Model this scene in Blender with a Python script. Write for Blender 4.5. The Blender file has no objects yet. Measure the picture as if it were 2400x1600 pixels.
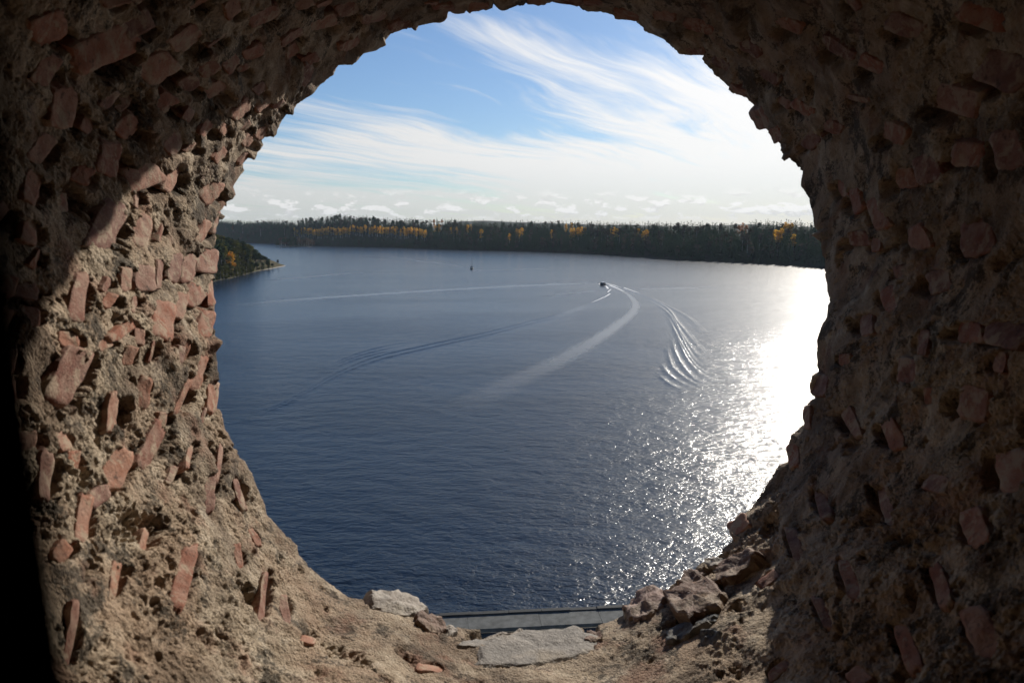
import bpy, math, random
import numpy as np
from mathutils import Vector, Matrix

# ------------------------------------------------------------------ camera
SC = bpy.context.scene
COL = SC.collection
FPX = 1800.0            # focal length in photo pixels (photo 2400 x 1600)
CX, CY = 1200.0, 800.0
HORIZON = 530.0
CAMH = 32.0             # eye above the lake
PITCH = math.atan((CY - HORIZON) / FPX)
CP, SP = math.cos(PITCH), math.sin(PITCH)

cam_data = bpy.data.cameras.new('camera')
cam_data.sensor_width = 36.0
cam_data.lens = 36.0 * FPX / 2400.0
cam_data.clip_start = 0.02
cam_data.clip_end = 60000.0
cam_data.dof.use_dof = True
cam_data.dof.focus_distance = 5.0
cam_data.dof.aperture_fstop = 7.5
cam = bpy.data.objects.new('camera', cam_data)
COL.objects.link(cam)
cam.location = (0, 0, CAMH)
cam.rotation_euler = (math.pi / 2 - PITCH, 0, 0)
SC.camera = cam

# ------------------------------------------------------------------ sky, sun, exposure
SUN_AZ = math.radians(25.5)      # to the right of the view direction
SUN_EL = math.radians(25.0)
world = bpy.data.worlds.new('World')
SC.world = world
world.use_nodes = True


class NT:
    """small helper to write node trees"""
    def __init__(self, tree):
        self.t = tree
        tree.nodes.clear()

    def n(self, typ, **kw):
        nd = self.t.nodes.new(typ)
        for k, v in kw.items():
            if k == 'ins':
                for a, b in v.items():
                    self.put(nd, a, b)
            else:
                setattr(nd, k, v)
        return nd

    def put(self, nd, key, val):
        s = nd.inputs[key]
        if isinstance(val, bpy.types.NodeSocket):
            self.t.links.new(val, s)
        elif isinstance(val, bpy.types.Node):
            self.t.links.new(val.outputs[0], s)
        else:
            s.default_value = val

    def math(self, op, a, b=None, c=None, clamp=False):
        nd = self.n('ShaderNodeMath', operation=op, use_clamp=clamp)
        self.put(nd, 0, a)
        if b is not None:
            self.put(nd, 1, b)
        if c is not None:
            self.put(nd, 2, c)
        return nd.outputs[0]

    def mix(self, f, a, b, blend='MIX'):
        nd = self.n('ShaderNodeMix', data_type='RGBA', blend_type=blend)
        self.put(nd, 0, f)
        self.put(nd, 6, a)
        self.put(nd, 7, b)
        return nd.outputs[2]

    def noise(self, vec, scale, detail=3, rough=0.55, dist=0.0, dim='3D'):
        nd = self.n('ShaderNodeTexNoise', noise_dimensions=dim)
        self.put(nd, 'Vector', vec)
        self.put(nd, 'Scale', scale)
        self.put(nd, 'Detail', detail)
        self.put(nd, 'Roughness', rough)
        self.put(nd, 'Distortion', dist)
        return nd.outputs[0]

    def ramp(self, f, stops):
        nd = self.n('ShaderNodeValToRGB')
        e = nd.color_ramp.elements
        while len(e) < len(stops):
            e.new(0.5)
        for k, (p, c) in enumerate(stops):
            e[k].position = p
            e[k].color = c if len(c) == 4 else (*c, 1)
        self.put(nd, 0, f)
        return nd.outputs[0]

    def rng(self, f, a, b, c=0.0, d=1.0, smooth=True):
        nd = self.n('ShaderNodeMapRange', interpolation_type='SMOOTHSTEP' if smooth else 'LINEAR')
        self.put(nd, 0, f)
        for i, v in enumerate((a, b, c, d)):
            self.put(nd, i + 1, v)
        return nd.outputs[0]

    def xyz(self, x, y, z):
        nd = self.n('ShaderNodeCombineXYZ')
        for i, v in enumerate((x, y, z)):
            self.put(nd, i, v)
        return nd.outputs[0]


def build_sky():
    w = NT(world.node_tree)
    sky = w.n('ShaderNodeTexSky', sky_type='NISHITA', sun_disc=False)
    sky.sun_elevation = SUN_EL
    sky.sun_rotation = SUN_AZ
    sky.altitude = 100
    sky.air_density = 1.0
    sky.dust_density = 0.3
    sky.ozone_density = 2.0
    tc = w.n('ShaderNodeTexCoord')
    sep = w.n('ShaderNodeSeparateXYZ', ins={0: tc.outputs['Generated']})
    x, y, z = sep.outputs
    zc = w.math('MAXIMUM', z, 0.0)
    # high cirrus on a flat layer: direction / height
    inv = w.math('DIVIDE', 1.0, w.math('ADD', zc, 0.06))
    u = w.math('MULTIPLY', x, inv)
    v = w.math('MULTIPLY', y, inv)
    a = math.radians(-33)
    ru = w.math('ADD', w.math('MULTIPLY', u, math.cos(a)), w.math('MULTIPLY', v, math.sin(a)))
    rv = w.math('ADD', w.math('MULTIPLY', u, -math.sin(a)), w.math('MULTIPLY', v, math.cos(a)))
    warp = w.noise(w.xyz(u, v, 1.7), 0.6, 2)
    p1 = w.xyz(w.math('ADD', w.math('MULTIPLY', ru, 1.5), w.math('MULTIPLY', warp, 1.3)),
               w.math('MULTIPLY', rv, 0.28), 0.3)
    streak = w.noise(p1, 1.5, 6, 0.62, 0.5)
    fib = w.noise(w.xyz(w.math('ADD', w.math('MULTIPLY', ru, 6.5), w.math('MULTIPLY', warp, 4.0)), w.math('MULTIPLY', rv, 0.6), 2.2), 1.5, 4, 0.6, 0.3)
    streak = w.math('ADD', streak, w.math('MULTIPLY', w.math('SUBTRACT', fib, 0.5), 0.42))
    big = w.noise(w.xyz(w.math('MULTIPLY', ru, 0.55), w.math('MULTIPLY', rv, 0.22), 4.1), 1.0, 3, 0.5)
    # the veil thickens where one looks through more of the layer
    thick = w.rng(z, 0.02, 0.27, 0.36, -0.055, smooth=False)
    side = w.math('MULTIPLY', w.math('ADD', x, 0.02), 0.30)
    side = w.math('SUBTRACT', side, w.rng(z, 0.21, 0.44, 0.0, 0.30))
    dens = w.math('ADD', w.math('ADD', streak, w.math('MULTIPLY', w.math('SUBTRACT', big, 0.5), 0.9)),
                  w.math('ADD', thick, side))
    cirrus = w.math('MULTIPLY', w.rng(dens, 0.43, 0.86, 0.0, 0.93), w.rng(z, 0.0, 0.09, 0.80, 1.0))
    # small cumulus low above the far hills
    az = w.math('ARCTAN2', x, y)
    p2 = w.xyz(w.math('MULTIPLY', az, 1.0), w.math('MULTIPLY', z, 2.6), 0.0)
    cu = w.noise(p2, 30.0, 5, 0.6, 0.0)
    band = w.math('MULTIPLY', w.rng(z, 0.004, 0.016), w.rng(z, 0.052, 0.026))
    clump = w.noise(w.xyz(az, 0.0, 3.0), 7.0, 2)
    cu_d = w.math('ADD', cu, w.math('MULTIPLY', w.math('SUBTRACT', clump, 0.5), 0.25))
    cum = w.math('MULTIPLY', w.rng(cu_d, 0.51, 0.575), band)
    p3 = w.xyz(w.math('MULTIPLY', az, 1.0), w.math('MULTIPLY', w.math('ADD', z, 0.006), 2.6), 0.0)
    cu2 = w.noise(p3, 30.0, 5, 0.6, 0.0)
    shade = w.rng(w.math('SUBTRACT', cu, cu2), -0.05, 0.07, 0.74, 1.0)
    st = 0.105
    skyc = w.n('ShaderNodeVectorMath', operation='SCALE', ins={0: sky.outputs[0], 'Scale': st})
    tint = w.n('ShaderNodeVectorMath', operation='MULTIPLY', ins={0: skyc.outputs[0], 1: SKY_TINT})
    # cirrus takes the sunlight: whiter and brighter towards the sun
    sd = (math.sin(SUN_AZ) * math.cos(SUN_EL), math.cos(SUN_AZ) * math.cos(SUN_EL), math.sin(SUN_EL))
    dot = w.n('ShaderNodeVectorMath', operation='DOT_PRODUCT', ins={0: tc.outputs['Generated'], 1: sd})
    glow = w.math('POWER', w.math('MAXIMUM', dot.outputs['Value'], 0.0), 6.0)
    lum = w.math('MULTIPLY', w.math('ADD', 0.74, w.math('MULTIPLY', glow, 0.42)), w.rng(z, 0.0, 0.09, 0.84, 1.0))
    cc = w.n('ShaderNodeVectorMath', operation='SCALE', ins={0: (1.0, 0.985, 0.965), 'Scale': lum})
    col = w.mix(cirrus, tint.outputs[0], cc.outputs[0])
    cumc = w.n('ShaderNodeVectorMath', operation='SCALE', ins={0: (1.0, 0.985, 0.97), 'Scale': w.math('MULTIPLY', shade, w.math('ADD', 0.88, w.math('MULTIPLY', glow, 0.3)))})
    col = w.mix(w.math('MULTIPLY', cum, 0.85), col, cumc.outputs[0])
    bg = w.n('ShaderNodeBackground', ins={'Color': col, 'Strength': 1.0})
    out = w.n('ShaderNodeOutputWorld')
    w.t.links.new(bg.outputs[0], out.inputs[0])


SKY_TINT = (0.56, 0.68, 0.85)
build_sky()

sun_data = bpy.data.lights.new('sun', 'SUN')
sun_data.energy = 5.0
sun_data.angle = math.radians(0.53)
sun_data.color = (1.0, 0.93, 0.82)
sun = bpy.data.objects.new('sun', sun_data)
COL.objects.link(sun)
sdir = Vector((math.sin(SUN_AZ) * math.cos(SUN_EL), math.cos(SUN_AZ) * math.cos(SUN_EL), math.sin(SUN_EL)))
sun.rotation_euler = (-sdir).to_track_quat('-Z', 'Y').to_euler()
sun.location = (60, 100, 80)

vs = SC.view_settings
vs.view_transform = 'Standard'
vs.look = 'None'
vs.exposure = 0.0
vs.gamma = 1.0
vs.use_curve_mapping = False
SC.display_settings.display_device = 'sRGB'
cy = SC.cycles
cy.max_bounces = 5
cy.diffuse_bounces = 4
cy.glossy_bounces = 2
cy.transparent_max_bounces = 12
cy.volume_bounces = 0
cy.caustics_reflective = True
cy.blur_glossy = 1.5
cy.caustics_refractive = False
cy.sample_clamp_indirect = 6.0
cy.sample_clamp_direct = 0.0
cy.use_denoising = True
cy.use_adaptive_sampling = True
cy.adaptive_threshold = 0.015
cy.adaptive_min_samples = 16

# ------------------------------------------------------------------ helpers
R = random.Random(7)
NR = np.random.default_rng(11)


def c2w(X, Y, d):
    """camera space (right, down, forward) -> world; works on arrays"""
    return np.stack([X + 0 * d, d * CP - Y * SP, CAMH - d * SP - Y * CP], -1)


def on_plane(px, py, z=0.0):
    X = (px - CX) / FPX
    Y = (py - CY) / FPX
    v = c2w(np.float64(X), np.float64(Y), np.float64(1.0))
    v = v - np.array([0, 0, CAMH])
    k = (z - CAMH) / v[2]
    return Vector((v[0] * k, v[1] * k, z))


def ray_at(px, py, dist_y):
    """point on the pixel's ray at world depth y = dist_y"""
    X = (px - CX) / FPX
    Y = (py - CY) / FPX
    v = c2w(np.float64(X), np.float64(Y), np.float64(1.0)) - np.array([0, 0, CAMH])
    k = dist_y / v[1]
    return Vector((v[0] * k, v[1] * k, CAMH + v[2] * k))


def mesh_np(name, verts, faces, smooth=False):
    """faces: (n,k) int array of one size, or list of lists"""
    me = bpy.data.meshes.new(name)
    verts = np.asarray(verts, dtype=np.float32)
    if isinstance(faces, np.ndarray):
        n, k = faces.shape
        me.vertices.add(len(verts))
        me.vertices.foreach_set('co', verts.ravel())
        me.loops.add(n * k)
        me.loops.foreach_set('vertex_index', faces.astype(np.int32).ravel())
        me.polygons.add(n)
        me.polygons.foreach_set('loop_start', np.arange(0, n * k, k, dtype=np.int32))
        if smooth:
            me.polygons.foreach_set('use_smooth', np.ones(n, dtype=bool))
        me.update(calc_edges=True)
    else:
        me.from_pydata([tuple(v) for v in verts], [], faces)
        if smooth:
            me.polygons.foreach_set('use_smooth', np.ones(len(me.polygons), dtype=bool))
        me.update()
    return me


def obj(name, me, mat=None, parent=None, loc=(0, 0, 0)):
    o = bpy.data.objects.new(name, me)
    COL.objects.link(o)
    if mat is not None and me is not None:
        for m in (mat if isinstance(mat, (list, tuple)) else [mat]):
            if len(me.materials) < (len(mat) if isinstance(mat, (list, tuple)) else 1):
                me.materials.append(m)
    if parent is not None:
        o.parent = parent
        o.location = Vector(loc) - Vector(parent.location)
    else:
        o.location = loc
    return o


def tag(o, label=None, cat=None, group=None, kind=None):
    if label:
        o['label'] = label
    if cat:
        o['category'] = cat
    if group:
        o['group'] = group
    if kind:
        o['kind'] = kind
    return o


def empty(name, loc):
    o = bpy.data.objects.new(name, None)
    COL.objects.link(o)
    o.empty_display_size = 0.2
    o.location = loc
    return o


def pnoise(p, seed=0):
    """gradient noise on (n,3) points, about -1..1"""
    p = np.asarray(p, dtype=np.float64)
    i = np.floor(p).astype(np.int64)
    f = p - i
    w = f * f * f * (f * (f * 6 - 15) + 10)
    out = np.zeros(len(p))
    for dx in (0, 1):
        for dy in (0, 1):
            for dz in (0, 1):
                h = ((i[:, 0] + dx) * 374761393 + (i[:, 1] + dy) * 668265263 + (i[:, 2] + dz) * 2147483647 + seed * 974711) & 0xffffffff
                h = ((h ^ (h >> 13)) * 1274126177) & 0xffffffff
                h = (h ^ (h >> 16)) & 0xffffffff
                gx = (h & 1023) / 511.5 - 1
                gy = ((h >> 10) & 1023) / 511.5 - 1
                gz = ((h >> 20) & 1023) / 511.5 - 1
                wx = w[:, 0] if dx else 1 - w[:, 0]
                wy = w[:, 1] if dy else 1 - w[:, 1]
                wz = w[:, 2] if dz else 1 - w[:, 2]
                out += wx * wy * wz * (gx * (f[:, 0] - dx) + gy * (f[:, 1] - dy) + gz * (f[:, 2] - dz))
    return out


def sstep(a, b, x):
    t = np.clip((x - a) / (b - a), 0, 1)
    return t * t * (3 - 2 * t)


# ------------------------------------------------------------------ materials
def new_mat(name):
    m = bpy.data.materials.new(name)
    m.use_nodes = True
    return m, NT(m.node_tree)


def finish(w, bsdf):
    out = w.n('ShaderNodeOutputMaterial')
    w.t.links.new(bsdf.outputs[0], out.inputs[0])


def principled(w, **kw):
    b = w.n('ShaderNodeBsdfPrincipled')
    for k, v in kw.items():
        w.put(b, k, v)
    return b


def plain_mat(name, col, rough=0.8, var=0.25, scale=3.0, rnd=0.15, bump=0.0, bscale=20, spec=0.3, metallic=0.0):
    m, w = new_mat(name)
    tc = w.n('ShaderNodeTexCoord')
    oi = w.n('ShaderNodeObjectInfo')
    nz = w.noise(tc.outputs['Object'], scale, 4)
    f = w.math('ADD', w.rng(nz, 0.25, 0.75, 1 - var, 1 + var, smooth=False),
               w.math('MULTIPLY', w.math('SUBTRACT', oi.outputs['Random'], 0.5), 2 * rnd))
    c = w.n('ShaderNodeVectorMath', operation='SCALE', ins={0: col, 'Scale': f})
    kw = {'Base Color': c.outputs[0], 'Roughness': rough, 'Specular IOR Level': spec, 'Metallic': metallic}
    b = principled(w, **kw)
    if bump:
        bn = w.n('ShaderNodeBump', ins={'Strength': 1.0, 'Distance': bump,
                                        'Height': w.noise(tc.outputs['Object'], bscale, 5)})
        w.t.links.new(bn.outputs[0], b.inputs['Normal'])
    finish(w, b)
    return m


def mortar_mat():
    m, w = new_mat('lime_mortar')
    tc = w.n('ShaderNodeTexCoord')
    co = tc.outputs['Object']
    big = w.noise(co, 5.0, 4, 0.6)
    mid = w.noise(co, 22.0, 5, 0.65, 0.4)
    fine = w.noise(co, 130.0, 5, 0.72)
    c = w.ramp(mid, [(0.28, (0.17, 0.122, 0.083)), (0.43, (0.36, 0.28, 0.20)), (0.58, (0.50, 0.405, 0.30)), (0.8, (0.60, 0.52, 0.42))])
    c = w.mix(w.rng(big, 0.40, 0.64), c, w.mix(0.6, c, (0.34, 0.225, 0.15, 1)))
    # dark lichen and soot patches
    lich = w.noise(co, 11.0, 6, 0.68, 0.6)
    lmask = w.rng(w.math('ADD', lich, w.math('MULTIPLY', w.math('SUBTRACT', fine, 0.5), 0.5)), 0.515, 0.61)
    c = w.mix(w.math('MULTIPLY', lmask, 0.82), c, (0.032, 0.027, 0.021, 1))
    stain = w.noise(w.n('ShaderNodeMapping', ins={0: co, 1: (1.7, 0.4, 5.2)}).outputs[0], 3.2, 5, 0.62, 0.8)
    c = w.mix(w.math('MULTIPLY', w.rng(stain, 0.47, 0.64), 0.62), c, (0.115, 0.080, 0.056, 1))
    # sand grains, light and dark
    c = w.mix(w.math('MULTIPLY', w.rng(fine, 0.60, 0.70), 0.5), c, (0.54, 0.47, 0.38, 1))
    c = w.mix(w.math('MULTIPLY', w.rng(fine, 0.42, 0.30), 0.62), c, (0.05, 0.038, 0.026, 1))
    # brick dust
    red = w.noise(w.n('ShaderNodeMapping', ins={0: co, 1: (3.1, 7.7, 1.3)}).outputs[0], 9.0, 4, 0.6)
    c = w.mix(w.math('MULTIPLY', w.rng(red, 0.54, 0.70), 0.5), c, (0.29, 0.14, 0.095, 1))
    vor = w.n('ShaderNodeTexVoronoi', ins={'Vector': co, 'Scale': 190.0})
    h = w.math('ADD', w.math('MULTIPLY', fine, 0.8), w.math('MULTIPLY', vor.outputs['Distance'], -0.5))
    bn = w.n('ShaderNodeBump', ins={'Strength': 1.0, 'Distance': 0.0065, 'Height': h})
    b = principled(w, **{'Base Color': c, 'Roughness': 0.93, 'Specular IOR Level': 0.25, 'Normal': bn.outputs[0]})
    finish(w, b)
    return m


def brick_mat():
    m, w = new_mat('old_red_brick')
    tc = w.n('ShaderNodeTexCoord')
    oi = w.n('ShaderNodeObjectInfo')
    co = tc.outputs['Object']
    off = w.n('ShaderNodeVectorMath', operation='ADD', ins={0: co})
    sc = w.math('MULTIPLY', oi.outputs['Random'], 37.0)
    w.t.links.new(w.xyz(sc, sc, sc), off.inputs[1])
    p = off.outputs[0]
    base = w.ramp(oi.outputs['Random'], [(0.0, (0.15, 0.056, 0.038)), (0.25, (0.25, 0.090, 0.052)), (0.45, (0.32, 0.138, 0.082)), (0.6, (0.19, 0.088, 0.066)), (0.8, (0.34, 0.16, 0.10)), (1.0, (0.28, 0.085, 0.040))])
    nz = w.noise(p, 28.0, 5, 0.62)
    c = w.mix(w.rng(nz, 0.35, 0.68), base, w.mix(0.45, base, (0.46, 0.33, 0.25, 1)))
    streak = w.noise(w.n('ShaderNodeMapping', ins={0: p, 3: (18, 55, 160)}).outputs[0], 1.0, 4, 0.6)
    c = w.mix(w.math('MULTIPLY', w.rng(streak, 0.45, 0.30), 0.45), c, (0.10, 0.042, 0.03, 1))
    lim = w.noise(p, 60.0, 5, 0.7)
    smear = w.noise(p, 24.0, 5, 0.7, 0.5)
    c = w.mix(w.math('MULTIPLY', w.rng(w.math('ADD', smear, w.math('MULTIPLY', lim, 0.3)), 0.66, 0.76), 0.75), c, (0.40, 0.31, 0.22, 1))
    c = w.mix(w.math('MULTIPLY', w.rng(w.math('ADD', lim, w.math('MULTIPLY', smear, 0.3)), 0.56, 0.45), 0.7), c, (0.045, 0.028, 0.022, 1))
    h = w.math('ADD', w.math('MULTIPLY', streak, 0.35), w.noise(p, 190.0, 4, 0.65))
    bn = w.n('ShaderNodeBump', ins={'Strength': 0.9, 'Distance': 0.003, 'Height': h})
    b = principled(w, **{'Base Color': c, 'Roughness': 0.85, 'Specular IOR Level': 0.3, 'Normal': bn.outputs[0]})
    finish(w, b)
    return m


def stone_mat(name, c1, c2, crack=0.0):
    m, w = new_mat(name)
    tc = w.n('ShaderNodeTexCoord')
    co = tc.outputs['Object']
    nz = w.noise(co, 14.0, 6, 0.62, 0.3)
    c = w.mix(w.rng(nz, 0.35, 0.66), (*c1, 1), (*c2, 1))
    fl = w.noise(co, 160.0, 3, 0.6)
    c = w.mix(w.math('MULTIPLY', w.rng(fl, 0.58, 0.68), 0.35), c, (0.6, 0.55, 0.48, 1))
    sp = w.noise(co, 45.0, 4, 0.65)
    c = w.mix(w.math('MULTIPLY', w.rng(sp, 0.37, 0.29), 0.75), c, (0.06, 0.045, 0.032, 1))
    dst = w.noise(co, 7.0, 5, 0.6)
    c = w.mix(w.math('MULTIPLY', w.rng(dst, 0.5, 0.68), 0.55), c, (0.30, 0.235, 0.155, 1))
    h = w.math('ADD', w.math('MULTIPLY', nz, 1.2), w.math('MULTIPLY', sp, 0.6))
    h = w.math('ADD', h, w.math('MULTIPLY', fl, 0.25))
    bn = w.n('ShaderNodeBump', ins={'Strength': 0.9, 'Distance': 0.012, 'Height': h})
    b = principled(w, **{'Base Color': c, 'Roughness': 0.75, 'Specular IOR Level': 0.35, 'Normal': bn.outputs[0]})
    finish(w, b)
    return m


M = {}
M['mortar'] = mortar_mat()
M['brick'] = brick_mat()
M['slab'] = stone_mat('grey_slab_stone', (0.17, 0.15, 0.13), (0.25, 0.22, 0.19))
M['pale'] = stone_mat('pale_stone', (0.27, 0.225, 0.185), (0.40, 0.36, 0.315))
M['rock'] = stone_mat('red_brown_rock', (0.14, 0.075, 0.05), (0.22, 0.14, 0.10))
M['pink'] = stone_mat('pinkish_rock', (0.26, 0.16, 0.13), (0.34, 0.25, 0.21))
M['bluegrey'] = stone_mat('blue_grey_rock', (0.075, 0.08, 0.085), (0.17, 0.175, 0.18))
M['tar'] = plain_mat('tarred_timber', (0.006, 0.006, 0.007), 0.9, spec=0.05)  # near-black colour paints in the unlit dark of the near upright
M['room'] = plain_mat('room_plaster', (0.09, 0.08, 0.07), 0.95, spec=0.1)

# ------------------------------------------------------------------ the wall with its opening
RIM = [(600,375),(606,358),(625,339),(638,328),(648,316),(650,301),(674,270),(689,272),(692,254),(712,236),(738,217),(750,199),(779,176),(793,153),(822,148),(837,135),(851,121),(881,117),(905,106),(902,94),(914,79),(932,77),(955,70),(975,74),(981,61),(1018,55),(1031,56),(1049,46),(1053,33),(1088,29),(1092,23),(1100,31),(1123,32),(1154,18),(1156,9),(1174,25),(1200,21),(1228,15),(1232,10),(1261,20),(1294,8),(1302,11),(1333,14),(1350,11),(1366,23),(1422,32),(1435,37),(1452,46),(1488,48),(1493,56),(1507,66),(1509,74),(1532,82),(1557,94),(1585,120),(1592,125),(1613,129),(1650,131),(1644,139),(1649,148),(1674,175),(1715,201),(1715,212),(1753,227),(1771,247),(1766,268),(1768,281),(1784,293),(1797,305),(1810,316),(1833,344),(1831,352),(1838,360),(1833,370),(1840,377),(1850,367),(1866,383),(1871,405),(1876,420),(1876,438),(1894,464),(1902,494),(1912,533),(1919,540),(1902,550),(1922,566),(1928,594),(1934,609),(1935,635),(1939,637),(1934,647),(1939,668),(1944,706),(1940,716),(1939,742),(1925,770),(1912,798),(1910,826),(1912,846),(1910,871),(1898,879),(1894,902),(1897,920),(1905,928),(1891,948),(1897,954),(1884,963),(1882,994),(1852,1019),(1846,1055),(1848,1083),(1826,1088),(1805,1119),(1783,1153),(1757,1191),(1714,1235),(1711,1245),(1716,1263),(1691,1283),(1688,1296),(1650,1310),(1617,1339),(1563,1372),(1556,1384),(1534,1384),(1501,1402),(1460,1424),(1460,1440),(1427,1457),(1404,1465),(1353,1469),(1320,1468),(1233,1478),(1200,1471),(1150,1474),(1095,1473),(1074,1470),(1021,1446),(978,1421),(944,1405),(868,1404),(817,1398),(758,1353),(702,1299),(697,1276),(676,1256),(648,1225),(625,1200),(600,1137),(561,1060),(525,996),(523,966),(515,953),(518,902),(513,859),(511,825),(525,805),(525,798),(510,790),(504,785),(506,742),(505,726),(509,706),(507,655),(499,635),(510,624),(509,584),(513,553),(518,533),(530,512),(538,497),(533,487),(532,474),(546,466),(553,456),(548,438),(561,418),(576,400)]


def depth_of(th):
    """distance of the outer edge: the outer face runs obliquely, the right side lies farther out"""
    return 1.92 + 0.14 * np.cos(th) + 0.85 * np.clip(-np.sin(th), 0, 1) ** 1.3 - 0.12 * np.clip(np.sin(th), 0, 1)


rim = np.array(RIM, dtype=float)
seg = np.linalg.norm(np.roll(rim, -1, 0) - rim, axis=1)
cum = np.concatenate([[0], np.cumsum(seg)])
NCOL = 1500
uu = np.linspace(0, cum[-1], NCOL, endpoint=False)
rx = np.interp(uu, cum, np.append(rim[:, 0], rim[0, 0]))
ry = np.interp(uu, cum, np.append(rim[:, 1], rim[0, 1]))
r_th = np.arctan2(ry - CY, rx - CX)
r_rad = np.hypot(rx - CX, ry - CY)
# smooth radius by angle
tg = np.linspace(-math.pi, math.pi, 1441)[:-1]
o_ = np.argsort(r_th)
r_by = np.interp(tg, r_th[o_], r_rad[o_], period=2 * math.pi)
kern = np.exp(-0.5 * (np.arange(-60, 61) / 14.0) ** 2)
kern /= kern.sum()
r_sm = np.convolve(np.concatenate([r_by[-60:], r_by, r_by[:60]]), kern, 'valid')


def rad_smooth(th):
    return np.interp(th, tg, r_sm, period=2 * math.pi)


def surf(px, py, h=0.0):
    """photo pixel -> point on the lining of the opening (world), h = metres proud of it"""
    px = np.asarray(px, float)
    py = np.asarray(py, float)
    th = np.arctan2(py - CY, px - CX)
    r = np.hypot(px - CX, py - CY)
    r0 = rad_smooth(th)
    D = depth_of(th)
    rho = r0 * D / FPX
    d = D * r0 / r
    rho = rho - h
    return c2w(rho * np.cos(th), rho * np.sin(th), d)


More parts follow.
